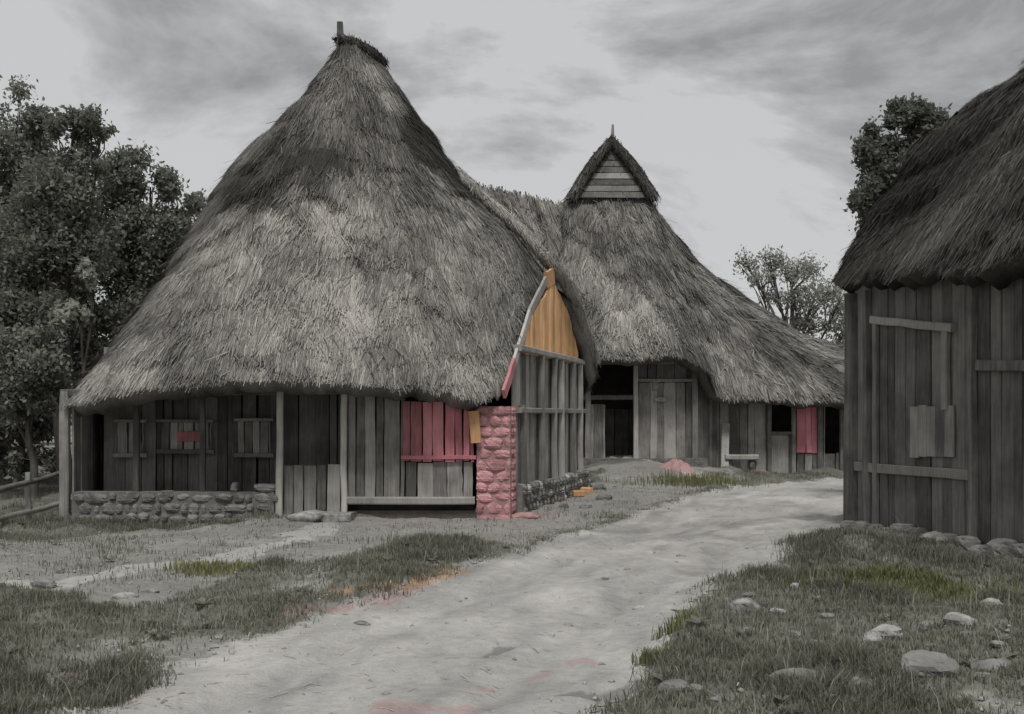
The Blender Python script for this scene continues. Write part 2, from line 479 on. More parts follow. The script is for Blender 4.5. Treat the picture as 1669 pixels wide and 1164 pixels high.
# ------------------------------------------------------------------ thatched roofs
def cr_open(pts, n):
    pts = np.array(pts, float)
    m = len(pts)
    t = np.linspace(0, m - 1, n)
    i = np.clip(np.floor(t).astype(int), 0, m - 2); f = (t - i)[:, None]
    p0 = pts[np.maximum(i - 1, 0)]; p1 = pts[i]; p2 = pts[i + 1]; p3 = pts[np.minimum(i + 2, m - 1)]
    T = 0.35
    return ((2*f**3 - 3*f**2 + 1) * p1 + (f**3 - 2*f**2 + f) * T * (p2 - p0) + (-2*f**3 + 3*f**2) * p2 + (f**3 - f**2) * T * (p3 - p1))
def cr_closed(pts, n):
    pts = np.array(pts, float); m = len(pts)
    t = np.linspace(0, m, n, endpoint=False)
    i = np.floor(t).astype(int); f = (t - i)[:, None]
    p0 = pts[(i - 1) % m]; p1 = pts[i % m]; p2 = pts[(i + 1) % m]; p3 = pts[(i + 2) % m]
    T = 0.35
    return ((2*f**3 - 3*f**2 + 1) * p1 + (f**3 - 2*f**2 + f) * T * (p2 - p0) + (-2*f**3 + 3*f**2) * p2 + (f**3 - f**2) * T * (p3 - p1))

def roof(parent, loops, nu, nv, thick, mat, nblade, blen, bwid, tone, seed, rag=0.05, courses=9, amp=1.0):
    """loops: eave-to-ridge list of closed control loops. Makes the thatch body (outer skin, underside,
    eave edge) and a stuff part of straws lying down the slope."""
    rg = np.random.default_rng(seed)
    ctl = [cr_closed(l, nu) for l in loops]                       # L x nu x 3
    S = np.stack([cr_open([c[j] for c in ctl], nv) for j in range(nu)], 0)   # nu x nv x 3
    def normals(S):
        du = np.roll(S, -1, 0) - np.roll(S, 1, 0)
        dv = np.gradient(S, axis=1)
        n = np.cross(du, dv); l = np.linalg.norm(n, axis=-1, keepdims=True)
        n = n / np.maximum(l, 1e-9)
        return n, dv
    n, dv = normals(S)
    cen = S.reshape(-1, 3).mean(0)
    if (n[:, :nv//2] * (S[:, :nv//2] - cen)).sum() < 0: n = -n
    vv = np.linspace(0, 1, nv)[None, :]
    uu = np.arange(nu)[:, None] / nu
    a = S[..., 0] * .9 + S[..., 1] * .55; bb = S[..., 2]
    disp = (fbm(a * .8 + seed, bb * .8, 3) - .5) * .26 + (fbm(a * 3.1, bb * 3.1 + seed, 3) - .5) * .15
    ph = (vv * courses + (fbm(a * .7, bb * .3 + seed, 3) - .5) * 3.4)
    disp = disp + .06 * (1 - (ph % 1.0)) * sstep(.0, .03, vv) * sstep(.3, .6, fbm(a * .9 + 60, bb * .9, 2))
    disp = disp * amp * sstep(1.02, .9, vv)
    O = S + n * disp[..., None]
    # ragged eave: let the edge hang unevenly
    hang = (fbm(a[:, :1] * 1.7 + seed * 3, a[:, :1] * 0, 3) - .5) * rag * 3 + rg.uniform(-.5, .5, (nu, 1)) * rag
    hang = (hang * sstep(.07, 0, vv))
    tdir = -dv / np.maximum(np.linalg.norm(dv, axis=-1, keepdims=True), 1e-9)
    O = O + tdir * hang[..., None]
    In = O - n * thick - np.array((0, 0, .02))
    nin = int(nv * .6)
    V = np.concatenate([O.reshape(-1, 3), In[:, :nin].reshape(-1, 3)])
    io = np.arange(nu * nv).reshape(nu, nv); ii = nu * nv + np.arange(nu * nin).reshape(nu, nin)
    def q(A):
        B = np.roll(A, -1, 0)
        return np.stack([A[:, :-1], B[:, :-1], B[:, 1:], A[:, 1:]], -1).reshape(-1, 4)
    Bo, Bi = np.roll(io, -1, 0), np.roll(ii, -1, 0)
    ed = np.stack([io[:, 0], ii[:, 0], Bi[:, 0], Bo[:, 0]], -1)
    F = np.concatenate([q(io), q(ii)[:, ::-1], ed])
    def streaks(p):
        a_ = p[:, 0] * .9 + p[:, 1] * .55
        return (fbm(a_ * 3.6 + seed, p[:, 2] * .55, 3) - .5) * .34 + (fbm(a_ * 1.1 + 31, p[:, 2] * 1.3 + seed, 3) - .5) * .42
    tn = tone(V) + streaks(V)
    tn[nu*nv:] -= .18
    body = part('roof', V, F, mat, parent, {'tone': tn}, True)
    # straws
    e1 = np.linalg.norm(np.roll(O, -1, 0) - O, axis=-1)[:, :-1]
    e2 = np.linalg.norm(O[:, 1:] - O[:, :-1], axis=-1)
    ar = (e1 * e2).ravel()
    # the half that can be looked at gets most of the straw
    ny_ = n[:, :-1, 1].ravel()
    ar = ar * np.where(ny_ > 0.35, .3, 1.0)
    pick = rg.choice(len(ar), nblade, p=ar / ar.sum())
    ui, vi = pick // (nv - 1), pick % (nv - 1)
    fu, fv = rg.random(nblade)[:, None], rg.random(nblade)[:, None]
    # part of the straw ends in ragged courses, and along the eave
    k = rg.random(nblade) < .07
    vi = np.where(k, 0, vi)
    u2 = (ui + 1) % nu
    Pp = (O[ui, vi] * (1-fu) + O[u2, vi] * fu) * (1-fv) + (O[ui, vi+1] * (1-fu) + O[u2, vi+1] * fu) * fv
    nn = n[ui, vi]; t = tdir[ui, vi]
    s = np.cross(nn, t)
    L = blen * rg.uniform(.5, 1.25, nblade)[:, None]
    L = np.where(k[:, None], L * .55, L)
    W = bwid * rg.uniform(.5, 1.4, nblade)[:, None]
    yaw = (rg.normal(0, .12, nblade) + (fbm(Pp[:, 0] * 1.6 + Pp[:, 1], Pp[:, 2] * 1.6, 2) - .5) * .32)[:, None]
    d = t + s * yaw; d /= np.linalg.norm(d, axis=1, keepdims=True)
    stray = rg.random(nblade)[:, None] < .022
    yaw = np.where(stray, yaw * 3.2, yaw)
    d = t + s * yaw; d /= np.linalg.norm(d, axis=1, keepdims=True)
    lift = np.where(stray, rg.uniform(.1, .5, (nblade, 1)), rg.uniform(.0, .16, nblade)[:, None] ** 1.3)
    sd_ = np.cross(nn, d)
    b0 = Pp - d * L * .6 + nn * .004; b1 = Pp + d * L * .4 + nn * lift * L
    VB = np.stack([b0 - sd_ * W * .5, b0 + sd_ * W * .5, b1 + sd_ * W * .28, b1 - sd_ * W * .28], 1).reshape(-1, 3)
    FB = np.arange(nblade * 4).reshape(-1, 4)
    tb = tone(Pp) + streaks(Pp) + rg.normal(0, .115, nblade)
    st = part('straw', VB, FB, mat, body, {'tone': np.repeat(tb, 4)})
    tag(st, kind='stuff')
    return body

def blob_tone(base, blobs):
    """tone from stains, bleached patches and other darker or paler spots with a place of their own: (x,y,z,radius,amount)"""
    def f(p):
        t = np.full(len(p), base)
        for (x, y, z, r, am) in blobs:
            dd = np.sqrt(((p - np.array((x, y, z))) ** 2).sum(1))
            w = (fbm(p[:, 0] * 2 + p[:, 1], p[:, 2] * 2, 3) - .5) * .9
            t = t + am * sstep(1.15, .55, dd / r + w)
        return t
    return f
def bt(base, spec):
    return blob_tone(base, [(*P(px, py, d), r, am) for (px, py, d, r, am) in spec])

def roll(parent, name, pts, rad, mat, tone, nb, seed, L=.22, W=.016):
    rg = np.random.default_rng(seed)
    V_, F_ = tube(pts, rad, 10, .12)
    o = part(name, V_, F_, mat, parent, {'tone': np.full(len(V_), tone)}, True)
    pts = np.array(pts); R = np.array(rad if hasattr(rad, '__len__') else [rad] * len(pts))
    t = rg.random(nb) * (len(pts) - 1.001); i = t.astype(int); f = (t - i)[:, None]
    c = pts[i] * (1 - f) + pts[i + 1] * f; ax = pts[i + 1] - pts[i]; ax /= np.linalg.norm(ax, axis=1, keepdims=True)
    d = rg.normal(0, 1, (nb, 3)); d -= ax * (d * ax).sum(1, keepdims=True); d /= np.linalg.norm(d, axis=1, keepdims=True)
    rr = R[i][:, None]
    tg = ax * rg.normal(.7, .5, (nb, 1)) + np.array((0, 0, -1.0)) * rg.uniform(.1, .9, (nb, 1)); tg -= d * (tg * d).sum(1, keepdims=True); tg /= np.linalg.norm(tg, axis=1, keepdims=True)
    sdv = np.cross(d, tg)
    l = L * rg.uniform(.5, 1.3, (nb, 1)); w = W * rg.uniform(.6, 1.4, (nb, 1))
    b0 = c + d * rr * 1.0 - tg * l * .5; b1 = c + d * rr * rg.uniform(1.0, 1.3, (nb, 1)) + tg * l * .5
    VB = np.stack([b0 - sdv * w * .5, b0 + sdv * w * .5, b1 + sdv * w * .3, b1 - sdv * w * .3], 1).reshape(-1, 3)
    top = parent if parent.parent is not None else o
    st = part('roll_straw', VB, np.arange(nb * 4).reshape(-1, 4), mat, parent, {'tone': np.repeat(tone + rg.normal(0, .14, nb), 4)})
    tag(st, kind='stuff')
    return o
# ---- main house
mh = thing('thatched_house', (-3.1, 17.0, 0.0), 'tall peaked thatched house with reddish corner pier and orange gable', 'house', 'thatched village houses')
L0 = [(-6.95, 17.0, 1.76), (-4.7, 16.2, 2.08), (-3.0, 16.05, 2.11), (-1.5, 16.25, 2.03), (-.22, 16.9, 1.93), (.2, 18.5, 3.35), (.62, 20.0, 4.12),
      (1.30, 21.6, 3.62), (1.8, 23.2, 2.5), (1.2, 24.6, 2.0), (-2, 24.8, 1.9), (-6.6, 24.0, 1.9), (-7.9, 20.6, 1.75)]
L1 = [(-5.75, 18.45, 3.95), (-4.5, 17.9, 4.3), (-3.0, 17.85, 4.45), (-1.7, 18.0, 4.4), (-.62, 18.6, 4.3), (-.12, 19.3, 4.62), (.04, 20.1, 4.85),
      (.2, 21.0, 4.6), (.3, 22.2, 4.2), (-.4, 22.9, 4.2), (-2.2, 23.0, 4.4), (-5.3, 22.5, 4.2), (-6.75, 20.4, 3.65)]
L2 = [(-4.75, 19.5, 5.9), (-4.1, 19.0, 6.0), (-3.0, 18.9, 6.1), (-2.2, 19.1, 6.1), (-1.55, 19.5, 6.0), (-1.15, 20.0, 5.98), (-.87, 20.6, 5.9),
      (-1.0, 21.1, 5.9), (-1.4, 21.6, 5.8), (-1.9, 21.8, 5.8), (-2.8, 21.9, 5.9), (-4.7, 21.5, 5.8), (-5.45, 20.5, 5.78)]
L3 = [(-3.12, 20.0, 8.36), (-3.1, 19.95, 8.36), (-3.0, 19.97, 8.35), (-2.85, 20.05, 8.33), (-2.7, 20.2, 8.28), (-2.55, 20.4, 8.22), (-2.45, 20.6, 8.17),
      (-2.45, 20.65, 8.17), (-2.5, 20.68, 8.18), (-2.6, 20.6, 8.2), (-2.75, 20.45, 8.25), (-2.95, 20.2, 8.32), (-3.1, 20.05, 8.36)]
tone_main = bt(.47, [(430, 320, 19.0, 1.0, -.36), (520, 290, 19.0, .75, -.34), (380, 370, 18.9, .5, -.25), (500, 230, 19.3, .5, -.12), (720, 240, 20.2, .8, -.4), (712, 225, 19.8, .7, -.4), (745, 285, 19.9, .6, -.4), (690, 200, 20.3, .4, -.2), (455, 380, 18.2, .42, .3),  # moss and damp patch, darker right strip, paler skirt and eave corners
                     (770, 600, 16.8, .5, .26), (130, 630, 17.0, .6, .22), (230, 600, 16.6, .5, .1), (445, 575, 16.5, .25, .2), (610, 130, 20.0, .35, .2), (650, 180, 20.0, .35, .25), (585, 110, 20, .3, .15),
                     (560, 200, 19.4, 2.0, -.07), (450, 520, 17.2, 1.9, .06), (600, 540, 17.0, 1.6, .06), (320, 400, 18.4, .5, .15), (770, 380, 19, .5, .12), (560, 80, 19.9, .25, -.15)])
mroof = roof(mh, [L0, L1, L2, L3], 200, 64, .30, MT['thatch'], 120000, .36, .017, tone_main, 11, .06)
# ridge roll, hip roll of bundled straw and finial
roll(mroof, 'ridge_roll', cr_open([(-3.14, 19.98, 8.38), (-2.85, 20.15, 8.36), (-2.6, 20.35, 8.28), (-2.42, 20.62, 8.16)], 10), .10, MT['thatch_dark'], .5, 900, 1)
roll(mroof, 'hip_roll', cr_open([(-1.0, 20.30, 6.05), (-.38, 20.10, 5.45), (.14, 19.92, 4.98), (.64, 19.92, 4.38), (1.0, 20.7, 4.08), (1.30, 21.6, 3.64), (1.75, 23.0, 2.7)], 30), .10, MT['thatch'], .74, 2600, 2)
for q_, (px, py, d) in enumerate(((733, 312, 20.05), (750, 346, 19.75), (772, 366, 19.6), (795, 392, 19.35), (755, 378, 19.4))):
    a = P(px - 17, py - 2, d - .02); b_ = P(px + 16, py + 3, d + .1)
    roll(mroof, 'straw_bundle', [a, (a + b_) / 2 + (0, -.02, .01), b_], [.05, .06, .045], MT['thatch'], .84, 160, 70 + q_)
V_, F_ = prism((-3.12, 19.98, 8.25), (-3.13, 19.98, 8.73), .12, .10, (0, 1, 0), .004, 3, .85)
part('finial', V_, F_, MT['wood_dark'], mroof)

def planks(parent, a, b, z0, z1, w, mat, t=.03, name='plank', gap=.008, horiz=False, zfun=None, out=None, mats=None):
    """boards side by side along a->b in plan. Vertical boards, or horizontal ones stacked from z0 to z1"""
    a = np.array(a, float); b = np.array(b, float)
    L = np.linalg.norm(b - a); u = (b - a) / L
    nrm = np.array((u[1], -u[0], 0))
    res = []
    if horiz:
        z = z0; i = 0
        while z < z1 - .03:
            h = min(w * random.uniform(.85, 1.15), z1 - z)
            o = nrm * random.uniform(-.006, .006)
            V_, F_ = prism(np.append(a, z + h/2) + o, np.append(b, z + h/2 + random.uniform(-.008, .008)) + o, h - gap, t, nrm, .004, 4)
            res.append(part(name, V_, F_, mat if mats is None else random.choice(mats), parent)); z += h
    else:
        s = 0
        while s < L - .02:
            h = min(w * random.uniform(.65, 1.35), L - s)
            c = a + u * (s + h/2)
            o = nrm * random.uniform(-.014, .014); gp_ = random.choice((.004, .008, .012, .024))
            zb = z0(c) if callable(z0) else z0
            zt = zfun(c) if zfun else z1
            if zt - zb > .05:
                V_, F_ = prism(np.append(c, zb + random.uniform(-.01, .01)) + o, np.append(c + u * random.uniform(-.014, .014), zt - (0 if zfun else random.uniform(0, .03))) + o, h - gp_, t, nrm, .006, 4)
                if zfun:
                    for q_ in range(len(V_) - 8, len(V_)): V_[q_][2] = zfun(V_[q_][:2])
                res.append(part(name, V_, F_, mat if mats is None else random.choice(mats), parent))
            s += h
    return res
def post(parent, x, y, z0, z1, w, mat, name='post', lean=0.0):
    V_, F_ = prism((x, y, z0), (x + lean, y, z1), w, w * .9, (0, 1, 0), .010, 5, .92)
    return part(name, V_, F_, mat, parent)
def beam(parent, a, b, w, t, mat, name='beam', up=(0, 0, 1)):
    V_, F_ = prism(a, b, w, t, up, .008, 5)
    return part(name, V_, F_, mat, parent)
def slab(parent, name, pts, z0, z1, mat):
    """solid with a plan outline"""
    n = len(pts)
    V_ = [(*p, z0) for p in pts] + [(*p, z1) for p in pts]
    F_ = [tuple(range(n))[::-1], tuple(range(n, 2*n))] + [(i, (i+1) % n, n + (i+1) % n, n + i) for i in range(n)]
    return part(name, V_, F_, mat, parent)

FY = 17.0
def X_(px, d): return (px - 834.5) / FPX * d
def Z_(py, d): return EYE + (HOR - py) / FPX * d
gl = -.17
# dark inner core so that nothing shows through the house
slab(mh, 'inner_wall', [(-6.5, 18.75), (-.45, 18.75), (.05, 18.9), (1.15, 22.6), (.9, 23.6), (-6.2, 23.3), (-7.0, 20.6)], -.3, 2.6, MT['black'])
# rear wall of the porch: upright dark boards with two shuttered windows
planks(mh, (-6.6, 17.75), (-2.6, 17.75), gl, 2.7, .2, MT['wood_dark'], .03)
wfs = []
for (p0, p1, q0, q1, m) in ((192, 236, 686, 742, 'wood'), (262, 345, 686, 736, 'wood'), (388, 442, 684, 742, 'wood')):
    d = 17.66
    wf = beam(mh, (X_(p0, d) - .05, d - .04, Z_(q0, d)), (X_(p1, d) + .05, d - .04, Z_(q0, d)), .06, .05, MT['wood'], 'window')
    wfs.append(wf)
    planks(wf, (X_(p0, d), d), (X_(p1, d), d), Z_(q1, d), Z_(q0, d), .14, MT[m], .03, 'shutter_board')
    beam(wf, (X_(p0, d) - .05, d - .04, Z_(q1, d)), (X_(p1, d) + .05, d - .04, Z_(q1, d)), .07, .07, MT['wood'], 'sill')
V_, F_ = prism(P(289, 711.5, 17.62), P(326, 711.5, 17.62), .16, .03, (0, 1, 0), .004, 3)
part('red_board', V_, F_, MT['wood_red'], wfs[1])
# porch floor and side return wall on the left
slab(mh, 'porch_floor', [(-6.6, 17.05), (-.3, 17.05), (-.3, 18.7), (-6.6, 18.7)], -.3, .10, MT['mortar'])
planks(mh, (-6.80, 17.0), (-7.0, 20.4), gl - .05, 1.95, .22, MT['wood'], .03)
# low boarded parapet
slab(mh, 'parapet_core', [(X_(124, FY), FY - .135), (X_(450, FY), FY - .135), (X_(450, FY), FY + .16), (X_(124, FY), FY + .16)], -.3, .40, MT['mortar_grey'])
for rw in range(5):
    xx = X_(124, FY) + random.uniform(0, .1)
    while xx < X_(446, FY):
        w_ = random.choice((.06, .09, .12, .15, .19))
        zz = gl + .02 + rw * .155 + random.uniform(-.02, .02)
        if not (rw == 4 and (xx < -5.4 or random.random() < .25)):
            V_, F_ = rock((xx + w_, FY - .04 + random.uniform(-.03, .02), zz), (w_, .14, random.uniform(.06, .1)), int(1e4 * xx) % 9973 + rw, boxy=True)
            part('parapet_stone', V_, F_, MT['stone_dark'], mh)
        xx += w_ * 1.95
planks(mh, (X_(462, FY), FY + .02), (X_(556, FY), FY + .02), -.02, .82, .17, MT['wood'], .03, 'half_door_board')
# panelled front between the door post and the pier
planks(mh, (X_(566, FY), FY + .03), (X_(660, FY), FY + .03), .28, 1.95, .19, MT['wood'], .03)
planks(mh, (X_(660, FY), FY + .03), (X_(772, FY), FY + .03), .28, Z_(752, FY), .19, MT['wood'], .03)
planks(mh, (X_(656, FY), FY - .01), (X_(774, FY), FY - .01), Z_(752, FY), Z_(654, FY), .17, MT['wood_red'], .035, 'red_board')
beam(mh, (X_(654, FY), FY - .045, Z_(745, FY)), (X_(776, FY), FY - .045, Z_(745, FY)), .06, .03, MT['wood_red'], 'batten', (0, 1, 0))
beam(mh, (X_(566, FY), FY, .26), (X_(774, FY), FY, .26), .13, .12, MT['wood_mid'], 'sill_beam')
slab(mh, 'under_floor_shade', [(X_(566, FY), FY + .1), (X_(772, FY), FY + .1), (X_(772, FY), FY + .25), (X_(566, FY), FY + .25)], -.3, .24, MT['black'])  # black slab stands for the shade under the raised floor
# posts
post(mh, X_(106, FY), FY, gl - .1, 1.95, .15, MT['wood'])
post(mh, X_(456, FY - .1), FY - .1, -.15, 2.05, .105, MT['wood_pale'])
post(mh, X_(561, FY - .02), FY - .02, -.15, 2.1, .10, MT['wood_pale'])
post(mh, X_(330, FY), FY, -.15, 2.05, .09, MT['wood_dark'])
post(mh, X_(222, FY), FY, -.2, 2.0, .10, MT['wood_dark'])
beam(mh, (X_(100, FY), FY, 1.92), (X_(790, FY), FY, 1.99), .13, .12, MT['wood_dark'], 'wall_plate')
V_, F_ = prism((X_(776, 16.86), 16.86, Z_(722, 16.86)), (X_(772, 16.86), 16.86, Z_(670, 16.86)), .16, .05, (0, 1, 0), .004, 3)
part('bracket_board', V_, F_, MT['wood_orange'], mh)
# corner pier of red clay blocks: each block a piece of its own
px0, px1 = X_(776, 17.0), X_(833, 17.0)
slab(mh, 'pier_core', [(px0 + .012, 16.955), (px1 - .012, 16.955), (px1 + .045, 17.45), (px0 + .03, 17.45)], -.15, 1.72, MT['mortar_red'])
zc = -.12; row = 0
while zc < 1.70:
    h = random.uniform(.14, .19)
    cuts = [0, .5, 1] if row % 2 == 0 else [0, .27, .77, 1]
    cuts = [c + (random.uniform(-.1, .1) if 0 < c < 1 else 0) for c in cuts]
    for c0, c1 in zip(cuts[:-1], cuts[1:]):
        a = px0 + (px1 - px0) * c0; b_ = px0 + (px1 - px0) * c1
        V_, F_ = rock(((a + b_) / 2, 17.03 + random.uniform(-.025, .015), zc + h/2 + random.uniform(-.01, .01)), ((b_ - a) * .52, .11, h * .52), row * 7 + int(c0 * 10) + 2000, boxy=True)
        part('pier_stone', V_, F_, MT['stone_pier'], mh)
    for k in range(2):
        y0 = 17.15 + k * .2
        V_, F_ = rock((px1 + .03 * k - .035, y0 + .06, zc + h/2), (.09, .115, h * .52), row * 9 + k + 3000, boxy=True)
        part('pier_stone', V_, F_, MT['stone_pier'], mh)
    zc += h; row += 1
# gable-end wall towards the lane
EA, EB = np.array((.04, 17.55)), np.array((1.42, 22.7))
eu = (EB - EA) / np.linalg.norm(EB - EA); en = np.array((eu[1], -eu[0]))
EL = np.linalg.norm(EB - EA)
def vz(c):     # height of the gable under the thatch
    s = (c - EA).dot(eu)
    return float(np.interp(s, [0, .9, 2.6, 4.0, EL], [2.45, 3.2, 4.02, 3.5, 2.5]))
planks(mh, EA - eu * .12, EB, .45, 0, .24, MT['wood'], .03, zfun=vz)
planks(mh, EA + en * .03 + eu * .3, EA + en * .03 + eu * 4.9, 2.6, 0, .21, MT['clay_orange'], .035, 'gable_board', zfun=vz)
p = EA + en * .06; q_ = EB + en * .06
beam(mh, (*p, 2.66), (*q_, 2.66), .14, .10, MT['wood'], 'tie_beam')
beam(mh, (*p, 1.66), (*q_, 1.66), .12, .09, MT['wood'], 'tie_beam')
for s, m in ((.25, 'wood'), (1.5, 'wood_dark'), (2.5, 'wood_dark'), (3.1, 'wood'), (4.1, 'wood_dark'), (4.9, 'wood')):
    c = EA + eu * s + en * .085
    post(mh, c[0], c[1], -.1, 2.6 if s > 1 else 1.75, .12, MT[m])
# barge boards along the front verge
e3 = np.array((*en, 0))
vg = [np.array((-.22, 16.86, 1.90)), np.array((-.06, 17.4, 2.42)), np.array((.2, 18.45, 3.30)), np.array((.5, 19.6, 3.98)), np.array((.66, 20.05, 4.12))]
for a, b_, m, w_ in ((vg[0], vg[1], 'clay', .17), (vg[1], vg[2], 'wood_pale', .15), (vg[2], vg[3], 'wood_pale', .16), (vg[3], vg[4], 'wood_orange', .3)):
    V_, F_ = prism(a + e3 * .10, b_ + e3 * .10, w_, .05, e3, .006, 4)
    part('barge_board', V_, F_, MT[m], mh)
fa = [EA + en * .13, EB + en * .13, EB - en * .05, EA - en * .05]
slab(mh, 'footing_core', [tuple(p) for p in fa], -.25, .44, MT['mortar_grey'])
# stone footing of the gable wall, stone by stone
s = 0.0
while s < EL:
    for rw in range(3):
        w_ = random.uniform(.2, .34)
        c = EA + eu * (s + .14 + (.13 if rw % 2 else 0) + random.uniform(-.04, .04)) + en * .06
        V_, F_ = rock((*c, .05 + rw * .165 + random.uniform(-.02, .02)), (.13, random.uniform(.10, .16), random.uniform(.075, .1)), 900 + int(s * 100) + rw, boxy=True)
        part('footing_stone', V_, F_, MT['stone_dark'] if random.random() < .75 else MT['stone'], mh)
    s += .27

# ---- house behind, long sagging ridge
hb = thing('thatched_house', (-1.5, 29, 0), 'long thatched roof with sagging ridge between the two peaked roofs', 'house', 'thatched village houses')
B0 = [(-5.2, 28.2, 2.7), (-3, 27.7, 2.8), (-1, 27.6, 2.85), (.6, 27.7, 2.9), (2.0, 28.3, 2.9), (2.6, 31, 3.2), (2.0, 34.3, 2.8), (-1.5, 35, 2.8), (-5.2, 34.2, 2.8), (-6, 31, 2.7)]
B1 = [(-4.6, 29.5, 5.2), (-3, 29.2, 5.3), (-1, 29.2, 5.3), (.6, 29.3, 5.2), (1.7, 29.8, 5.1), (2.1, 31, 5.1), (1.7, 32.4, 5.1), (-1.5, 32.7, 5.2), (-4.6, 32.4, 5.2), (-5, 31, 5.2)]
B2 = [(-4, 30.95, 8.1), (-3, 30.9, 8.1), (-1.2, 30.9, 7.95), (.2, 30.9, 7.65), (1.1, 30.95, 7.42), (1.5, 31, 7.35), (1.1, 31.05, 7.42), (-1.2, 31.1, 7.95), (-4, 31.05, 8.1), (-4.1, 31, 8.1)]
roof(hb, [B0, B1, B2], 120, 44, .3, MT['thatch'], 42000, .5, .028, blob_tone(.40, []), 23)
slab(hb, 'wall', [(-4.8, 28.5), (1.5, 28.5), (2.2, 31), (1.6, 33.8), (-4.8, 33.8)], -.3, 3.2, MT['mortar'])
# ---- second peaked house with gablet
h2 = thing('thatched_house', (3.3, 28.4, .35), 'peaked thatched house with boarded gablet and dark porch doorway', 'house', 'thatched village houses')
S0 = [(.9, 27.9, 2.9), (1.9, 27.55, 3.02), (3.2, 27.45, 3.05), (4.25, 27.6, 3.08), (4.9, 27.95, 2.72), (5.4, 28.3, 2.08), (7.2, 28.3, 1.98), (9.5, 28.4, 2.0),
      (12, 29.0, 2.2), (12.2, 31.5, 3.0), (8, 35, 2.5), (3, 36.8, 2.6), (-.8, 35, 2.6), (-.3, 31, 2.9)]
S1 = [(1.2, 29.3, 4.8), (2.2, 29.2, 4.95), (3.1, 29.15, 5.0), (3.9, 29.3, 4.95), (4.5, 29.55, 4.7), (5.2, 29.8, 4.35), (6.3, 30.0, 3.9), (7.7, 30.2, 3.5),
      (8.9, 30.6, 3.4), (8.3, 31.5, 3.9), (6, 33.4, 4.6), (3, 34.3, 4.9), (.9, 33.4, 4.9), (.7, 31.5, 4.9)]
SM = [(1.35, 30.3, 6.3), (2.1, 30.2, 6.4), (2.95, 30.1, 6.4), (3.6, 30.2, 6.35), (4.0, 30.4, 6.2), (4.45, 30.6, 5.95), (4.95, 30.8, 5.7), (5.6, 31.1, 5.4),
      (6.1, 31.4, 5.2), (5.9, 31.8, 5.4), (4.9, 33, 6), (2.8, 33.9, 6.2), (1.2, 33.3, 6.2), (1.0, 31.7, 6.2)]
S2 = [(1.5, 31.1, 7.58), (2.05, 30.95, 7.6), (2.8, 30.9, 7.62), (3.4, 30.95, 7.6), (3.75, 31.05, 7.55), (3.9, 31.15, 7.55), (4.0, 31.3, 7.5), (4.06, 31.5, 7.5),
      (4.1, 31.8, 7.5), (4.1, 32.3, 7.5), (3.9, 33.4, 7.5), (2.8, 33.7, 7.5), (1.7, 33.4, 7.5), (1.5, 32, 7.55)]
S3 = [(2.82, 31.5, 9.28), (2.82, 31.48, 9.3), (2.83, 31.47, 9.3), (2.84, 31.48, 9.3), (2.86, 31.5, 9.28), (2.87, 31.55, 9.28), (2.87, 31.65, 9.28), (2.87, 31.8, 9.28),
      (2.87, 32.2, 9.25), (2.87, 32.6, 9.25), (2.86, 33.2, 9.2), (2.84, 33.3, 9.2), (2.82, 33.2, 9.2), (2.82, 32.2, 9.25)]
tone_2 = bt(.42, [(1030, 535, 28.3, 1.1, .16), (1010, 500, 28.8, .8, .1), (1130, 420, 31.5, .6, -.2), (1190, 480, 31.4, .6, -.2), (1070, 440, 30, .3, .12), (1080, 345, 31.3, .5, -.05)])
roof2 = roof(h2, [S0, S1, SM, S2, S3], 190, 64, .26, MT['thatch'], 95000, .48, .027, tone_2, 37)
# gablet: boards, thatch verges, finial
gp = (2.83, 31.15); zb_, zt_ = 7.66, 9.2
def gw(z): return 1.02 * (zt_ + .05 - z) / (zt_ - zb_)
z = zb_; i = 0
while z < zt_ - .15:
    h = .19
    w2 = max(gw(z + h * .5), .05)
    yy = 30.86 + (z - zb_) / (zt_ - zb_) * .5
    V_, F_ = prism((gp[0] - w2, yy, z + h/2), (gp[0] + w2, yy, z + h/2), h - .02, .04, (0, -1, .2), .006, 4)
    part('gablet_board', V_, F_, MT['wood_mid'] if i in (0, 1, 3) else MT['wood_dark'], roof2)
    z += h; i += 1
for sgn in (-1, 1):
    pts = [(2.83 + sgn * f * 1.17, 31.27 - .5 * f, 9.36 - 1.74 * f - .10 * math.sin(math.pi * f) * -1) for f in np.linspace(0, 1.0, 7)]
    roll(roof2, 'gablet_verge', pts, [.12, .14, .15, .15, .15, .15, .11], MT['thatch_dark'], .4, 1200, 5 + sgn, .3, .025)
roll(roof2, 'ridge_roll', [(2.83, 31.3, 9.33), (2.84, 32.2, 9.36), (2.85, 33.3, 9.28)], .14, MT['thatch_dark'], .4, 600, 9, .3, .025)
V_, F_ = prism((2.86, 31.3, 9.3), (2.875, 31.3, 9.85), .13, .11, (0, 1, 0), .004, 3, .45)
part('finial', V_, F_, MT['wood'], roof2)
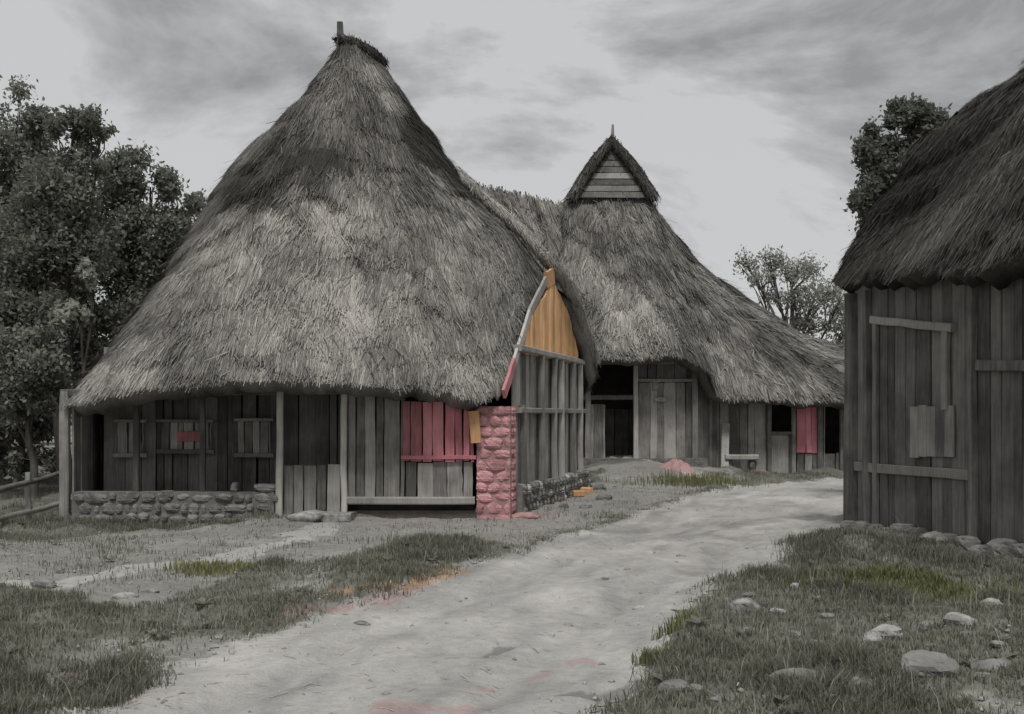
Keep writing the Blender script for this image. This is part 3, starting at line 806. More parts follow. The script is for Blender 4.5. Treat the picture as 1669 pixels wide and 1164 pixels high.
# porch front
WY = 28.4
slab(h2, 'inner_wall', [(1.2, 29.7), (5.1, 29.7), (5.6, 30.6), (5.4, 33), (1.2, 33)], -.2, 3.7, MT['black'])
slab(h2, 'porch_floor', [(1.3, 28.0), (5.0, 28.0), (5.0, 29.72), (1.3, 29.72)], -.2, .46, MT['stone_dark'])
planks(h2, (X_(1040, WY), WY), (X_(1128, WY), WY), .46, Z_(622, WY), .24, MT['wood'], .035, 'door_board')
planks(h2, (X_(1040, WY), WY), (X_(1128, WY), WY), Z_(618, WY), Z_(570, WY), .24, MT['wood_dark'], .035, 'plank')
planks(h2, (X_(955, WY), WY - .05), (X_(986, WY), WY - .05), .46, Z_(658, WY), .2, MT['wood'], .035)
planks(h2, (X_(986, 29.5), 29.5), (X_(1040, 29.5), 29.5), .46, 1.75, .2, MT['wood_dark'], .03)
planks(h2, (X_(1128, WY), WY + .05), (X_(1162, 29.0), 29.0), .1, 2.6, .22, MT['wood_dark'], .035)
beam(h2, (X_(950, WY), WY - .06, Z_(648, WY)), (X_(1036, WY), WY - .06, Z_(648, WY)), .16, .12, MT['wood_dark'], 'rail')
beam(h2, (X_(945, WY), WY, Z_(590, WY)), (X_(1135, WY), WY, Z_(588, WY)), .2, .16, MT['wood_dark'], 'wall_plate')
beam(h2, (X_(1040, WY), WY - .05, Z_(620, WY)), (X_(1128, WY), WY - .05, Z_(620, WY)), .1, .08, MT['wood'], 'door_lintel')
post(h2, X_(1036, WY - .1), WY - .1, .3, Z_(585, WY), .13, MT['wood_pale'])
post(h2, X_(1132, WY - .05), WY - .05, .2, Z_(580, WY), .16, MT['wood_dark'])
post(h2, X_(958, WY - .1), WY - .1, .3, Z_(590, WY), .15, MT['wood'])
for (a, b_, c, d) in ((1064, 1073, 618, 637), (1066, 1088, 648, 655)):
    V_, F_ = prism(((X_(a, WY) + X_(b_, WY)) / 2, WY - .05, Z_(d, WY)), ((X_(a, WY) + X_(b_, WY)) / 2, WY - .05, Z_(c, WY)), X_(b_, WY) - X_(a, WY), .03, (0, 1, 0), .002, 2)
    part('plaque', V_, F_, MT['stone'], h2)

# ---- long low wing
hw = thing('long_thatched_house', (9, 29, 0), 'long low thatched house with red door running behind the dark barn', 'house')
W0 = [(8.9, 28.7, 1.9), (9.6, 28.5, 1.98), (11, 28.4, 2.0), (13, 28.4, 2.0), (16, 28.6, 2.0), (16.8, 31.4, 2.1), (16, 34.2, 2.0), (11, 34.4, 2.0), (8.6, 34, 2.0), (8.4, 31.4, 2.0)]
W1 = [(9.1, 29.9, 2.8), (9.7, 29.75, 2.9), (11, 29.7, 2.95), (13, 29.8, 3.0), (15, 30, 3), (15.6, 31.4, 3), (15, 33, 3), (11, 33, 3.0), (9, 33, 2.9), (8.7, 31.4, 3.0)]
W2 = [(9.0, 31.3, 3.6), (9.8, 31.25, 3.62), (11, 31.25, 3.55), (13, 31.3, 3.5), (14.6, 31.35, 3.45), (14.7, 31.4, 3.45), (14.6, 31.45, 3.45), (11, 31.5, 3.55), (9.2, 31.45, 3.6), (8.9, 31.4, 3.6)]
tone_w = bt(.43, [(1340, 640, 28.5, .8, .18), (1290, 645, 28.5, .4, .15), (1370, 530, 31, .5, -.15)])
roof(hw, [W0, W1, W2], 120, 30, .2, MT['thatch'], 24000, .45, .026, tone_w, 41)
WY = 29.1
def wpl(a, b_, c, d, mat, name='plank', w=.24, y=WY):
    planks(hw, (X_(a, y), y), (X_(b_, y), y), (Z_(d, y) if d < 770 else -.1), Z_(c, y), w, MT[mat], .035, name)
slab(hw, 'inner_wall', [(5.3, 29.7), (15.8, 29.7), (15.8, 33.4), (5.3, 33.4)], -.2, 2.5, MT['black'])
wpl(1162, 1252, 640, 780, 'wood')
wpl(1252, 1292, 706, 780, 'wood')
wpl(1292, 1298, 640, 780, 'wood', w=.1)
wpl(1298, 1332, 655, 738, 'wood_red', 'door_board', .2, WY - .04)
wpl(1298, 1332, 738, 780, 'wood', y=WY)
wpl(1332, 1344, 640, 780, 'wood')
wpl(1344, 1372, 738, 780, 'wood')
wpl(1372, 1394, 700, 780, 'wood')
wpl(1374, 1394, 670, 700, 'wood_red', 'shutter_board', .15, WY - .03)
planks(hw, (X_(1394, WY), WY), (15.6, WY), -.1, 2.2, .3, MT['wood'], .035)
for px in (1164, 1254, 1293, 1336, 1372, 1396):
    post(hw, X_(px, WY - .08), WY - .08, -.15, 2.15, .12, MT['wood'])
beam(hw, (X_(1252, WY), WY - .06, Z_(706, WY)), (X_(1294, WY), WY - .06, Z_(706, WY)), .09, .08, MT['wood'], 'window_sill')
# pale daubed bench against the wing wall
hbch = thing('wall_bench', (X_(1206, 28.6), 28.6, 0), 'low pale slab bench against the wall of the long low house', 'bench')
z0 = gz(6.0, 28.6)
V_, F_ = prism((X_(1180, 28.6), 28.6, z0 + .40), (X_(1234, 28.6), 28.6, z0 + .39), .42, .13, (0, 0, 1), .015, 4); part('seat', V_, F_, MT['daub_light'], hbch)
for px in (1188, 1226):
    V_, F_ = rock((X_(px, 28.62), 28.62, z0 + .16), (.11, .16, .2), px); part('leg', V_, F_, MT['stone_dark'], hbch, smooth=True)
V_, F_ = prism((X_(1181, 28.3), 28.3, z0 - .02), (X_(1183, 28.95), 28.95, 1.35), .2, .04, (0, 1, 0), .006, 4)
o = part('leaning_plank', V_, F_, MT['wood'], None, base=True); tag(o, 'grey plank leaning on the wall of the long low house beside the bench', 'plank')

# ---- dark barn on the right
BA, BC = np.array((4.72, 15.1)), np.array((6.15, 8.0))
bu = (BC - BA) / np.linalg.norm(BC - BA); bn = np.array((bu[1], -bu[0]))      # bn faces the road
if bn[0] > 0: bn = -bn
BL = np.linalg.norm(BC - BA)
ba = thing('thatched_barn', (5.2, 12.8, 0), 'dark board-walled barn with shaggy dark thatch beside the dirt road', 'barn')
def onwall(px):      # distance along the wall seen at photo column px
    k = (px - 834.5) / FPX
    return (k * BA[1] - BA[0]) / (bu[0] - k * bu[1])
R0 = [(4.50, 15.5, 3.66), (4.62, 14.6, 3.5), (4.78, 13.3, 3.34), (5.0, 11.6, 3.18), (5.4, 9.3, 3.05), (5.8, 7.5, 3.0), (9, 6.9, 3.0), (12.5, 7.6, 3.0), (12.3, 12, 3.0), (11.6, 15.6, 3.2), (8, 16.4, 3.5), (5.6, 16.2, 3.65)]
R1 = [(5.62, 14.5, 5.3), (5.68, 13.9, 5.22), (5.85, 13.0, 5.3), (6.2, 11.6, 5.3), (6.5, 10, 5.2), (6.9, 9, 5.1), (9, 8.6, 5.1), (11.2, 9, 5), (11.2, 12, 5), (10.6, 14.4, 5.1), (8, 15.0, 5.3), (6.6, 14.9, 5.4)]
R2 = [(6.7, 13.45, 6.2), (6.75, 13.1, 6.15), (6.95, 12.6, 6.12), (7.15, 11.8, 6.1), (7.4, 11.2, 6.1), (7.6, 10.7, 6.1), (9, 10.4, 6.1), (10.2, 10.8, 6.0), (10.2, 12, 6.0), (9.8, 13.2, 6.1), (8.2, 13.5, 6.2), (7.3, 13.55, 6.2)]
R3 = [(8.2, 12, 7.3)] * 3 + [(8.4, 11.9, 7.3)] * 2 + [(8.5, 11.8, 7.3)] * 2 + [(8.8, 12, 7.3)] * 2 + [(8.6, 12.1, 7.3)] * 2 + [(8.3, 12.1, 7.3)]
roof(ba, [R0, R1, R2, R3], 150, 54, .34, MT['thatch_dark'], 80000, .34, .016, blob_tone(.45, [(5.2, 12.5, 3.6, .8, .15)]), 53, .13, 8, 1.9)
BI = 2.0
i4 = [BA - bn * .12, BC - bn * .12, BC - bn * 5.5, BA - bn * 5.5]
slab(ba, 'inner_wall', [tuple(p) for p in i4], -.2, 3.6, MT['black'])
planks(ba, BA, BC, -.06, 3.55, .215, MT['wood_dark'], .04)
def bpt(px, z, o=.05):
    c = BA + bu * onwall(px) + bn * o; return np.array((*c, z))
def zat(px, py):
    c = BA + bu * onwall(px); return Z_(py, c[1])
for px, m, w in ((1394, 'wood_dark', .2), (1592, 'wood', .10), (1420, 'wood_dark', .12)):
    a = bpt(px, -.1); post(ba, a[0], a[1], -.1, 3.25, w, MT[m])
a = bpt(1549, zat(1549, 668), .06); b_ = bpt(1549, zat(1549, 530), .06)
V_, F_ = prism(a, b_, .11, .07, (*bn, 0), .006, 4); part('door_frame', V_, F_, MT['wood_mid'], ba)
V_, F_ = prism(bpt(1428, zat(1428, 522), .06), bpt(1562, zat(1562, 534), .06), .10, .07, (*bn, 0), .008, 5); part('door_lintel', V_, F_, MT['wood_mid'], ba)
V_, F_ = prism(bpt(1434, .0, .06), bpt(1434, zat(1434, 526), .06), .10, .06, (*bn, 0), .006, 4); part('door_frame', V_, F_, MT['wood_dark'], ba)
V_, F_ = prism(bpt(1400, zat(1400, 760), .05), bpt(1590, zat(1590, 775), .05), .12, .05, (*bn, 0), .008, 5); part('rail', V_, F_, MT['wood_dark'], ba)
V_, F_ = prism(bpt(1600, zat(1600, 596), .05), bpt(1760, zat(1760, 596), .05), .12, .06, (*bn, 0), .008, 5); part('rail', V_, F_, MT['wood_mid'], ba)
# hatch of paler boards
s0, s1 = onwall(1490), onwall(1562)
nb_ = 5
for q_ in range(nb_):
    c = BA + bu * (s0 + (s1 - s0) * (q_ + .5) / nb_) + bn * .05
    V_, F_ = prism((*c, Z_(random.uniform(744, 748), c[1])), (*c, Z_(random.uniform(660, 663), c[1])), (s1 - s0) / nb_ - .006, .03, (*bn, 0), .004, 3)
    part('hatch_board', V_, F_, MT['wood_mid'], ba)
for k in range(15):
    s = .1 + k * .33 + random.uniform(-.06, .06)
    c = BA + bu * s + bn * .16
    V_, F_ = rock((*c, gz(*c) + .03), (random.uniform(.11, .18), random.uniform(.10, .15), random.uniform(.07, .12)), 300 + k, boxy=True)
    part('footing_stone', V_, F_, MT['stone_dark'], ba)

# ------------------------------------------------------------------ trees
def tree(name, base, clumps, label, nleaf, lsize, mat, seed, trunk_r=.16, group=None, tone0=.42, cat='tree', twigs=5, spread=.42):
    """clumps: (x,y,z,rx,rz). Tapered trunk with a limb to every clump; leaves spread through each clump's volume"""
    rg = np.random.default_rng(seed)
    base = np.array(base, float)
    o = thing(name, base, label, cat, group)
    cl = np.array(clumps, float)
    top = np.array([cl[:, 0].mean() * .6 + base[0] * .4, cl[:, 1].mean(), cl[:, 2].mean()])
    Vs, Fs = [], []
    def addt(pts, rad, n):
        V_, F_ = tube(pts, rad, n, .06)
        off = sum(len(v) for v in Vs)
        Vs.append(V_); Fs.extend([tuple(i + off for i in f) for f in F_])
    mid = (base + top) / 2 + rg.normal(0, .12, 3) * (1, 1, 0)
    tr = cr_open([base - (0, 0, .15), base + (mid - base) * .5 + rg.normal(0, .05, 3), mid, top], 9)
    addt(tr, list(np.linspace(trunk_r, trunk_r * .4, 9)), 9)
    for c in cl:
        k = rg.integers(3, 7); st = tr[k]
        e_ = c[:3]
        m1 = st + (e_ - st) * .5 + np.array((0, 0, .12)) + rg.normal(0, .08, 3)
        addt(cr_open([st, m1, e_], 6), list(np.linspace(trunk_r * .42, .022, 6)), 6)
        for t in range(twigs):
            d = rg.normal(0, 1, 3); d /= np.linalg.norm(d); d[2] = abs(d[2]) * .6
            q0 = m1 + (e_ - m1) * rg.uniform(.2, 1); q1 = e_ + d * np.array((c[3], c[3], c[4])) * .8
            addt([q0, (q0 + q1) / 2 + rg.normal(0, .05, 3), q1], [.022, .015, .007], 4)
    part('trunk', np.vstack(Vs), Fs, MT['bark'], o, smooth=True)
    vol = cl[:, 3] ** 2 * cl[:, 4]; pr = vol ** .75; pr /= pr.sum()
    # small twigs inside the clumps: sub-clumps give an uneven outline with holes
    sub, subt = [], []
    for c, p_ in zip(cl, pr):
        ns = max(6, int(p_ * 42 * len(cl) / 3))
        d = rg.normal(0, 1, (ns, 3)); d /= np.linalg.norm(d, axis=1, keepdims=True)
        r = rg.uniform(.35, 1.0, (ns, 1)) ** .6
        sp = c[:3] + d * r * np.array((c[3], c[3], c[4]))
        sub.append(np.column_stack([sp, np.full(ns, min(c[3], c[4]) * spread)]))
        subt.append(np.full(ns, p_ / ns))
    sub = np.vstack(sub); w = np.concatenate(subt) * rg.uniform(.3, 1.4, len(sub)); w /= w.sum()
    ci = rg.choice(len(sub), nleaf, p=w)
    d = rg.normal(0, .52, (nleaf, 3))
    pos = sub[ci, :3] + d * sub[ci, 3:4]
    sz = lsize * rg.uniform(.55, 1.35, (nleaf, 1))
    a = rg.normal(0, 1, (nleaf, 3)); a[:, 2] -= .35; a /= np.linalg.norm(a, axis=1, keepdims=True)
    b_ = rg.normal(0, 1, (nleaf, 3)); b_ = np.cross(a, b_); b_ /= np.linalg.norm(b_, axis=1, keepdims=True)
    VB = np.stack([pos - a * sz * .5, pos + b_ * sz * .26 + a * sz * .05, pos + a * sz * .55, pos - b_ * sz * .26 + a * sz * .05], 1).reshape(-1, 3)
    FB = np.arange(nleaf * 4).reshape(-1, 4)
    tn = tone0 + rg.normal(0, .16, nleaf) + (rg.random(len(sub)) - .5)[ci] * .25
    cr_ = part('crown', VB, FB, MT[mat], o, {'tone': np.repeat(np.clip(tn, 0, 1), 4)})
    return o
def cl(spec, d):
    res = []
    for s in spec:
        px, py, rx, ry = s[:4]; dd = d + (s[4] if len(s) > 4 else 0)
        p = P(px, py, dd); res.append((*p, rx / FPX * dd, ry / FPX * dd))
    return res
D = 25.0
tree('leafy_tree', (X_(10, D), D, gz(X_(10, D), D)), cl([(38, 195, 45, 50), (-30, 260, 80, 90), (60, 260, 60, 50, .6), (20, 330, 80, 70, -.6), (-60, 380, 90, 90), (70, 390, 60, 55, .5)], D),
     'tall leafy tree with a narrow top standing behind the fence', 38000, .12, 'leaf', 61, .2, 'trees beside the main thatched house', .60)
D = 23.2
tree('leafy_tree', (X_(110, D), D, gz(X_(110, D), D)), cl([(120, 215, 50, 36), (165, 215, 22, 16, .3), (95, 300, 65, 55), (150, 285, 30, 30), (60, 420, 85, 75), (130, 390, 55, 50, .4), (40, 520, 70, 65, -.5), (20, 470, 60, 60), (95, 345, 60, 50)], D),
     'leafy tree with a flat-topped crown leaning over the end of the main thatched house', 40000, .115, 'leaf', 62, .18, 'trees beside the main thatched house', .62)
D = 27.0
tree('leafy_tree', (X_(230, D), D, gz(X_(230, D), D)), cl([(200, 290, 48, 42), (245, 305, 45, 40), (290, 335, 38, 40), (180, 360, 60, 60), (255, 385, 60, 55, .4), (310, 380, 30, 45), (150, 430, 60, 60), (220, 450, 60, 60), (160, 510, 60, 50), (130, 580, 55, 50), (190, 560, 50, 50)], D),
     'rounded leafy tree rising behind the left slope of the main thatched roof', 46000, .125, 'leaf', 63, .2, 'trees beside the main thatched house', .64)
D = 21.0
tree('round_bush', (X_(55, D), D, gz(X_(55, D), D)), cl([(40, 600, 58, 55), (78, 620, 34, 45, .3), (-10, 630, 60, 50), (50, 655, 50, 28), (60, 560, 36, 30)], D),
     'grey green bush in front of the trees at the house end', 14000, .11, 'leaf', 64, .09, None, .75, 'bush')
D = 23.5
tree('round_bush', (X_(20, D), D, gz(X_(20, D), D)), cl([(-20, 690, 60, 40), (40, 690, 40, 36), (85, 690, 30, 30, .4), (-70, 680, 60, 60), (10, 640, 60, 40), (70, 655, 40, 30), (-30, 745, 50, 30), (30, 750, 40, 26), (80, 745, 26, 28)], D),
     'low dense thicket hiding the trunks of the trees behind the fence', 14000, .13, 'leaf', 68, .07, None, .6, 'bush')
D = 20.0
tree('round_bush', (X_(135, 21.6), 21.6, gz(X_(135, 21.6), 21.6)), cl([(146, 440, 14, 18), (118, 515, 26, 20), (96, 525, 16, 14), (150, 462, 9, 9)], 21.6),
     'pale leafed slender bush against the dark trees by the eave', 1500, .14, 'leaf_pale', 66, .05, None, .75, 'bush')
D = 19.5
tree('leafy_tree', (X_(1500, D), D, 0), cl([(1480, 200, 32, 34), (1510, 225, 36, 40), (1415, 230, 30, 26), (1450, 265, 45, 40), (1500, 285, 60, 50), (1430, 235, 30, 26), (1400, 335, 22, 22), (1445, 330, 50, 45), (1520, 360, 60, 50), (1400, 520, 20, 28)], D),
     'dark leafy tree rising behind the eave of the barn', 34000, .095, 'leaf', 65, .17, None, .45)
D = 37.0
tree('sparse_tree', (X_(1285, D), D, 0), cl([(1215, 428, 20, 14), (1255, 425, 26, 14), (1300, 440, 44, 14), (1240, 455, 30, 12), (1330, 475, 40, 18), (1370, 490, 36, 26), (1300, 490, 24, 16), (1265, 485, 20, 14), (1390, 530, 30, 24), (1325, 530, 40, 16)], D),
     'sparse pale tree behind the ridge of the long low house', 7000, .12, 'leaf_pale', 67, .15, None, .6, twigs=16, spread=.95)
for i, (px, py, rx, ry, d, lb) in enumerate(((-80, 640, 140, 60, 48, 'far pale thicket tree beyond the fence'), (60, 650, 120, 40, 55, 'low far tree closing the view behind the bush'))):
    tree('leafy_tree', (X_(px, d), d, 0), cl([(px - rx * .5, py, rx * .5, ry), (px, py - ry * .4, rx * .6, ry), (px + rx * .5, py, rx * .5, ry * .9)], d), lb, 4000, .4, 'leaf_pale', 70 + i, .2, None, .4)  # the far trees take the pale leaf colour

# ------------------------------------------------------------------ pole fence at the left
fn = thing('pole_fence', (-7.9, 16.5, -.1), 'low fence of grey weathered poles beside the house corner', 'fence')
for (p0, p1) in (((-40, 812), (112, 766)), ((-40, 858), (116, 814))):
    a = P(*p0, 15.6); b_ = P(*p1, 18.6)
    a[2] = a[2]; b_[2] = b_[2]
    V_, F_ = tube([a, a * .66 + b_ * .34 + (0, 0, .015), a * .34 + b_ * .66 - (0, 0, .02), b_], [.05, .045, .045, .038], 8, .08)
    part('rail', V_, F_, MT['wood'], fn, smooth=True)
for f in (.06, .5, .95):
    a = P(-40, 812, 15.6) * (1 - f) + P(112, 766, 18.6) * f
    x, y = a[0], a[1] + .07
    post(fn, x, y, gz(x, y) - .15, a[2] + .16, .085, MT['wood'])

# ------------------------------------------------------------------ stones and small things
def stone(px, py, r, seed, mat, label, group=None, name='stone', flat=.55):
    g = G(px, py); z = gz(*g)
    w = r / FPX * g[1]
    V_, F_ = rock((g[0], g[1], z + w * flat * .28), (w, w * .8, w * flat), seed)
    o = part(name, V_, F_, MT[mat], None, base=True)
    tag(o, label, 'stone', group); return o
k = 500
for (px, py, r, lb) in ((1215, 1022, 26, 'rounded pale stone at the road side of the grass bank'), (1440, 1052, 30, 'largest pale stone in the grass bank, a smaller one touching it'),
                        (1420, 1058, 14, 'smaller pale stone touching the largest stone in the bank'), (1565, 1043, 27, 'big pale stone with a flatter stone behind it in the bank'),
                        (1612, 1019, 18, 'flat pale stone lying just behind a big bank stone'), (1300, 985, 15, 'lone pale stone high on the bank, between weeds and road'),
                        (1525, 900, 20, 'pale stone among the grey footing stones of the barn'), (1292, 1066, 13, None), (1268, 1025, 12, None), (1370, 1122, 12, None)):
    k += 1; stone(px, py, r, k, 'stone', lb or 'fist sized pale stone in the grass bank below the barn', 'pale stones in the barn bank')
for (px, py, r, lb) in ((1185, 1128, 34, 'broad dark rock sunk in the bank where the rut ends'), (1300, 1140, 40, 'long dark rock at the foot of the grass bank beside a lower rock'), (1395, 1150, 30, 'low dark rock between two longer rocks at the foot of the bank'),
                        (1510, 1128, 44, 'largest dark rock at the foot of the grass bank'), (1620, 1108, 36, 'dark rock sunk in the bank beyond the largest dark rock'), (1100, 1150, 26, 'dark rock sunk at the edge of the damp rut')):
    k += 1; stone(px, py, r, k, 'stone_dark', lb, 'dark rocks at the foot of the bank', flat=.5)
rgs = np.random.default_rng(17)
for q_ in range(46):
    px, py = rgs.uniform(1130, 1665), rgs.uniform(925, 1160)
    if sdf(ROAD, np.array([G(px, py)[0]]), np.array([G(px, py)[1]]))[0] > -.15: continue
    k += 1; stone(px, py, rgs.uniform(6, 17) * (py / 1040) ** 1.5, k, 'stone' if rgs.random() < .35 else 'stone_dark', 'weathered stone half sunk in the rough grass bank below the barn', 'half sunk stones in the barn bank', flat=.42)
for (px, py, r) in ((590, 1012, 12), (612, 1004, 9), (760, 1046, 9), (925, 1012, 10), (1020, 930, 9), (1045, 985, 12), (968, 1000, 9), (1110, 905, 8), (985, 945, 8), (1060, 900, 8)):
    k += 1; stone(px, py, r, k, 'stone', 'small pale stone lying on the dirt road', 'loose stones on the dirt road', flat=.4)
for (px, py, r) in ((205, 970, 18), (165, 985, 14), (245, 962, 13), (70, 955, 20), (40, 968, 12), (490, 884, 14), (420, 905, 12)):
    k += 1; stone(px, py, r, k, 'stone', 'pale flat stone half sunk in the yard before the porch', 'flat stones in the yard', flat=.35)
for (px, py, r) in ((985, 815, 12), (808, 835, 16), (845, 822, 12), (975, 800, 14), (955, 830, 10), (920, 830, 8)):
    k += 1; stone(px, py, r, k, 'stone_dark', 'grey stone lying at the foot of the gable wall', 'stones by the gable wall')
stone(858, 842, 24, 590, 'stone_red', 'reddish flat stone at the foot of the clay pier', None, flat=.3)
stone(873, 818, 13, 591, 'stone', 'white upright stone beside the clay pier', None, flat=1.3)
stone(1235, 779, 18, 592, 'stone_red', 'small reddish stone before the low thatched house', None, flat=.4)
# doorstep slab
g = G(545, 846)
V_, F_ = prism((g[0] - .36, g[1] + .05, .05), (g[0] + .30, g[1] - .05, .03), .34, .14, (0, 0, 1), .03, 4)
o = part('doorstep', V_, F_, MT['stone'], None, base=True); tag(o, 'pale stone doorstep slab before the porch half door', 'step')
V_, F_ = rock((g[0] - .38, g[1] - .25, .05), (.26, .2, .10), 77)
o = part('stone', V_, F_, MT['stone'], None, smooth=True, base=True); tag(o, 'pale boulder leaning against the doorstep slab', 'stone')
# orange bricks and a red earth heap
for i, (px, py) in enumerate(((903, 812), (922, 808), (941, 811), (956, 806))):
    g = G(px, py); z = gz(*g)
    V_, F_ = prism((g[0] - .10, g[1] + random.uniform(-.1, .1), z + .05), (g[0] + .11, g[1], z + .05), .16, .12, (0, 0, 1), .006, 2)
    o = part('brick', V_, F_, MT['clay_orange'], None, base=True); tag(o, 'loose orange clay brick on the ground beside the gable wall', 'brick', 'loose orange bricks')
def heap(px, py, d, rx, rz, mat, seed, label, cat):
    c = P(px, py, d); z = gz(c[0], d)
    rg = np.random.default_rng(seed); nr, na = 9, 28; V_ = []; F_ = []
    for i in range(nr):
        f = (i + .3) / nr
        for j in range(na):
            a = 2 * math.pi * j / na
            r = f * rx * (1 + .18 * math.sin(2 * a + seed) + .1 * math.sin(5 * a)) * rg.uniform(.94, 1.06)
            V_.append((c[0] + r * math.cos(a), d + r * .6 * math.sin(a), z - .09 + rz * (.5 + .5 * math.cos(math.pi * min(f, 1))) * rg.uniform(.75, 1.25)))
    for i in range(nr - 1):
        for j in range(na): F_.append((i*na + j, i*na + (j+1) % na, (i+1)*na + (j+1) % na, (i+1)*na + j)[::-1])
    F_.append(tuple(range(na)))
    o = part('earth_heap', V_, F_, MT[mat], None, smooth=True, base=True); tag(o, label, cat)
heap(1102, 768, 27.2, .66, .30, 'stone_red', 3, 'low heap of reddish earth before the porch of the second house', 'earth heap')
# ------------------------------------------------------------------ plants, grass, gravel
def tuft(px, py, n, hgt, spread, label, seed, tone=.5, mat='weed', d=None):
    rg = np.random.default_rng(seed); g = G(px, py)
    x = g[0] + rg.normal(0, spread, n); y = g[1] + rg.normal(0, spread * .8, n)
    z = height(x, y)
    o = part('leafy_plant', *blades(x, y, z, hgt * rg.uniform(.5, 1.2, n), .018, rg, .5), MT[mat], None, {'tone': np.repeat(np.clip(tone + rg.normal(0, .2, n), 0, 1), 5)}, base=True)
    tag(o, label, 'plant', kind='stuff' if n > 200 else None); return o
def blades(x, y, z, h, w, rg, lean=.45):
    n = len(x)
    an = rg.uniform(0, 6.283, n); dx, dy = np.cos(an), np.sin(an)
    le = rg.uniform(.05, lean, n) * h
    ww = w * rg.uniform(.6, 1.4, n)
    sx, sy = -dy * ww * .5, dx * ww * .5
    V = np.stack([np.stack([x - sx, y - sy, z - .01], 1), np.stack([x + sx, y + sy, z - .01], 1),
                  np.stack([x + dx * le * .35 + sx * .7, y + dy * le * .35 + sy * .7, z + h * .6], 1),
                  np.stack([x + dx * le * .35 - sx * .7, y + dy * le * .35 - sy * .7, z + h * .6], 1),
                  np.stack([x + dx * le, y + dy * le, z + h * .97], 1)], 1).reshape(-1, 3)
    b = np.arange(n) * 5
    F = np.concatenate([np.stack([b, b+1, b+2], 1), np.stack([b, b+2, b+3], 1), np.stack([b+3, b+2, b+4], 1)])
    return V, F
rg = np.random.default_rng(99)
def scatter(n, x0, x1, y0, y1, pw=1.6):
    y = y0 + (y1 - y0) * rg.random(n) ** pw
    hx = y * .56 + 1.5
    x = rg.uniform(-1, 1, n) * hx
    k = (x > x0) & (x < x1); return x[k], y[k]
x, y = scatter(1200000, -13, 12, 4.3, 27, 1.5)
rd, tf, pl, rdd, dm, rs = masks(x, y)
patch = fbm(x * 1.1 + 5, y * 1.1, 4)
pr = tf * (.40 + .60 * sstep(.38, .64, patch)) + .05 * sstep(.55, .7, fbm(x * 2.3, y * 2.3 + 8, 3)) * (1 - rd) + .012 * sstep(.3, .05, np.abs(rs))
pr = pr * (1 - pl * .85)
inh = sdf(np.array([(-6.8, 16.9), (0, 17.0), (1.7, 22.8), (.5, 24), (-6.5, 23.5), (-7.1, 20)]), x, y) > -.02
inb = sdf(np.array([BA + bn * .02, BC + bn * .02, BC - bn * 6, BA - bn * 6]), x, y) > 0
k = (rg.random(len(x)) < pr) & ~inh & ~inb
x, y = x[k], y[k]; patch = patch[k]
z = height(x, y)
h = rg.uniform(.02, .06, len(x)) * (1 + 1.1 * sstep(.5, .7, patch))
V_, F_ = blades(x, y, z, h, .008, rg, 1.2)
olive = np.zeros(len(x))
tn = .42 + rg.normal(0, .17, len(x)) + (patch - .5) * -.5 + .25 * (rg.random(len(x)) < .08)
o = link('grass', mesh_arrays('grass', V_, F_, {'tone': np.repeat(np.clip(tn, 0, 1), 5)}), MT['grass'])
tag(o, 'short dull grass on the banks and verges', 'grass', kind='stuff')
k = rg.choice(len(x), 2600, replace=False)
V_, F_ = blades(x[k], y[k], z[k], rg.uniform(.08, .24, len(k)), .005, rg, 1.3)
o = link('dry_stems', mesh_arrays('dry_stems', V_, F_, {'tone': np.repeat(rg.uniform(.75, 1, len(k)), 5)}), MT['grass'])
tag(o, 'pale dead stems standing in the grass banks', 'dry stems', kind='stuff')
k = rg.choice(len(x), 420, replace=False); q_ = []
for i in k:      # broad-leaved rosettes
    m = rg.integers(5, 9); an = rg.uniform(0, 6.28) + np.arange(m) * 6.283 / m + rg.normal(0, .25, m)
    L = rg.uniform(.04, .10) * rg.uniform(.7, 1.2, m); w = L * .3
    dx, dy = np.cos(an), np.sin(an); up = rg.uniform(.25, .8, m)
    c = np.stack([np.full(m, x[i]), np.full(m, y[i]), np.full(m, z[i] + .015)], 1)
    d = np.stack([dx, dy, up], 1); sd_ = np.stack([-dy, dx, 0 * dx], 1)
    q_.append(np.stack([c, c + d * L[:, None] * .55 + sd_ * w[:, None], c + d * L[:, None] * np.array((1, 1, .75)), c + d * L[:, None] * .55 - sd_ * w[:, None]], 1).reshape(-1, 3))
VV = np.vstack(q_)
o = link('broad_weeds', mesh_arrays('broad_weeds', VV, np.arange(len(VV)).reshape(-1, 4), {'tone': np.repeat(rg.uniform(.3, .9, len(VV) // 4), 4)}), MT['leaf'])
tag(o, 'low broad leaved weeds among the grass', 'weeds', kind='stuff')
print('grass blades', len(x))
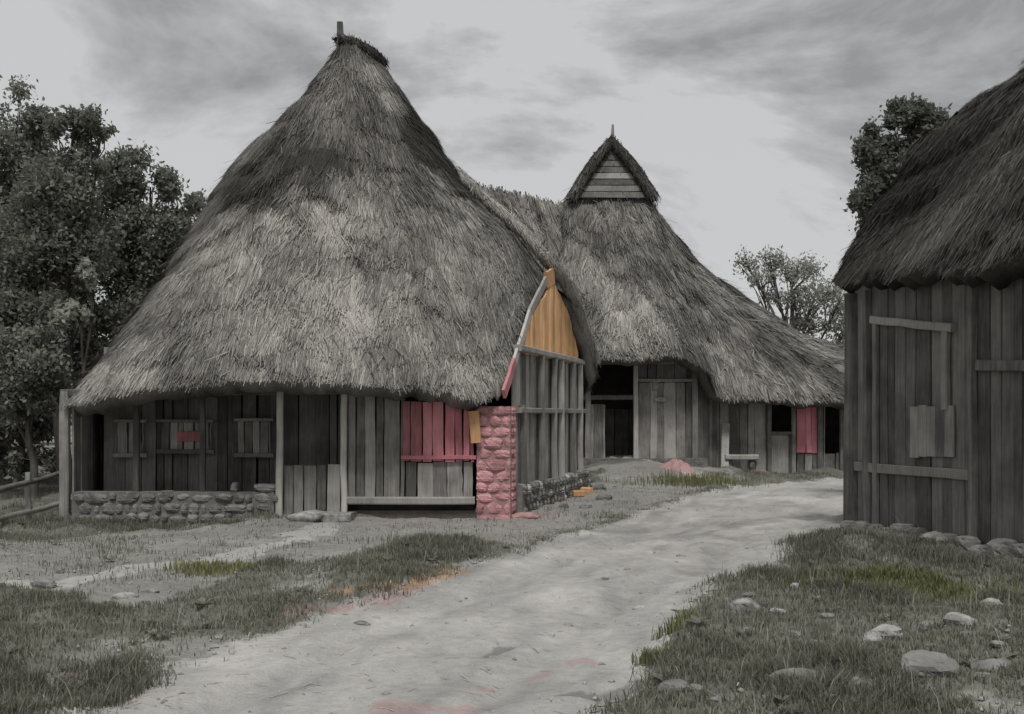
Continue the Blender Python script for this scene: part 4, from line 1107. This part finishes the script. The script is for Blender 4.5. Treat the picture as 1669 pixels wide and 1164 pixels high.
# gravel
n = 2600
x, y = scatter(n * 8, -8, 8, 4.8, 24, 1.4)
rd, tf, pl, rdd, dm, rs = masks(x, y)
k = (rg.random(len(x)) < (.5 + .5 * (rs > -.3) * (rs < .5))) & (tf < .7) & ~((sdf(np.array([(-6.8, 16.9), (0, 17.0), (1.7, 22.8), (.5, 24), (-6.5, 23.5), (-7.1, 20)]), x, y)) > -.02)
x, y = x[k], y[k]; z = height(x, y); n = len(x)
r = .006 + .02 * rg.random(n) ** 4
oc = np.array([(1, 0, 0), (-1, 0, 0), (0, 1, 0), (0, -1, 0), (0, 0, .7), (0, 0, -.7)], float)
of = np.array([(0, 2, 4), (2, 1, 4), (1, 3, 4), (3, 0, 4), (2, 0, 5), (1, 2, 5), (3, 1, 5), (0, 3, 5)])
VV = oc[None] * r[:, None, None] * rg.uniform(.6, 1.3, (n, 6, 1)) + np.stack([x, y, z + r * .4], 1)[:, None]
an = rg.uniform(0, 6.28, n)
FF = (of[None] + (np.arange(n) * 6)[:, None, None]).reshape(-1, 3)
o = link('gravel', mesh_arrays('gravel', VV.reshape(-1, 3), FF), MT['gravel'])
tag(o, 'loose gravel scattered on the road and yard', 'gravel', kind='stuff')
tuft(905, 806, 160, .45, .13, 'olive green plant growing at the foot of the gable wall', 201, .62)
tuft(1105, 1042, 120, .13, .07, 'olive grass tuft on the road edge nearer the barn', 202, .6)
tuft(1065, 1086, 190, .10, .05, 'olive grass tuft standing alone by the damp rut', 203, .6)
tuft(1130, 790, 900, .22, .6, 'olive weeds growing before the porch of the second house', 204, .6)
tuft(360, 932, 900, .09, .24, 'olive weed patch at the edge of the yard path', 205, .7)
tuft(1470, 975, 5200, .11, .36, 'broad olive weed patch on the bank below the barn wall', 206, .55)

n = 5200
x, y = scatter(n * 2, -8, 8, 4.8, 26, 1.3)
rd, tf, pl, rdd, dm, rs = masks(x, y)
k = (rg.random(len(x)) < (.25 + .75 * sstep(10, 16, y))) & (tf < .8) & ~((sdf(np.array([(-6.8, 16.9), (0, 17.0), (1.7, 22.8), (.5, 24), (-6.5, 23.5), (-7.1, 20)]), x, y)) > -.02)
x, y = x[k], y[k]; n = len(x); z = height(x, y) + .02
an = rg.uniform(0, 3.1416, n); L = rg.uniform(.03, .11, n); W = .0035
dx, dy = np.cos(an) * L, np.sin(an) * L; sx, sy = -np.sin(an) * W, np.cos(an) * W
z2 = height(x + dx, y + dy) + .022
VV = np.stack([np.stack([x - sx, y - sy, z], 1), np.stack([x + sx, y + sy, z], 1), np.stack([x + dx + sx, y + dy + sy, z2], 1), np.stack([x + dx - sx, y + dy - sy, z2], 1)], 1).reshape(-1, 3)
o = link('straw_litter', mesh_arrays('straw_litter', VV, np.arange(n * 4).reshape(-1, 4), {'tone': np.repeat(rg.uniform(.6, 1.1, n), 4)}), MT['thatch'])
tag(o, 'loose straw scattered over the yard and road', 'straw', kind='stuff')
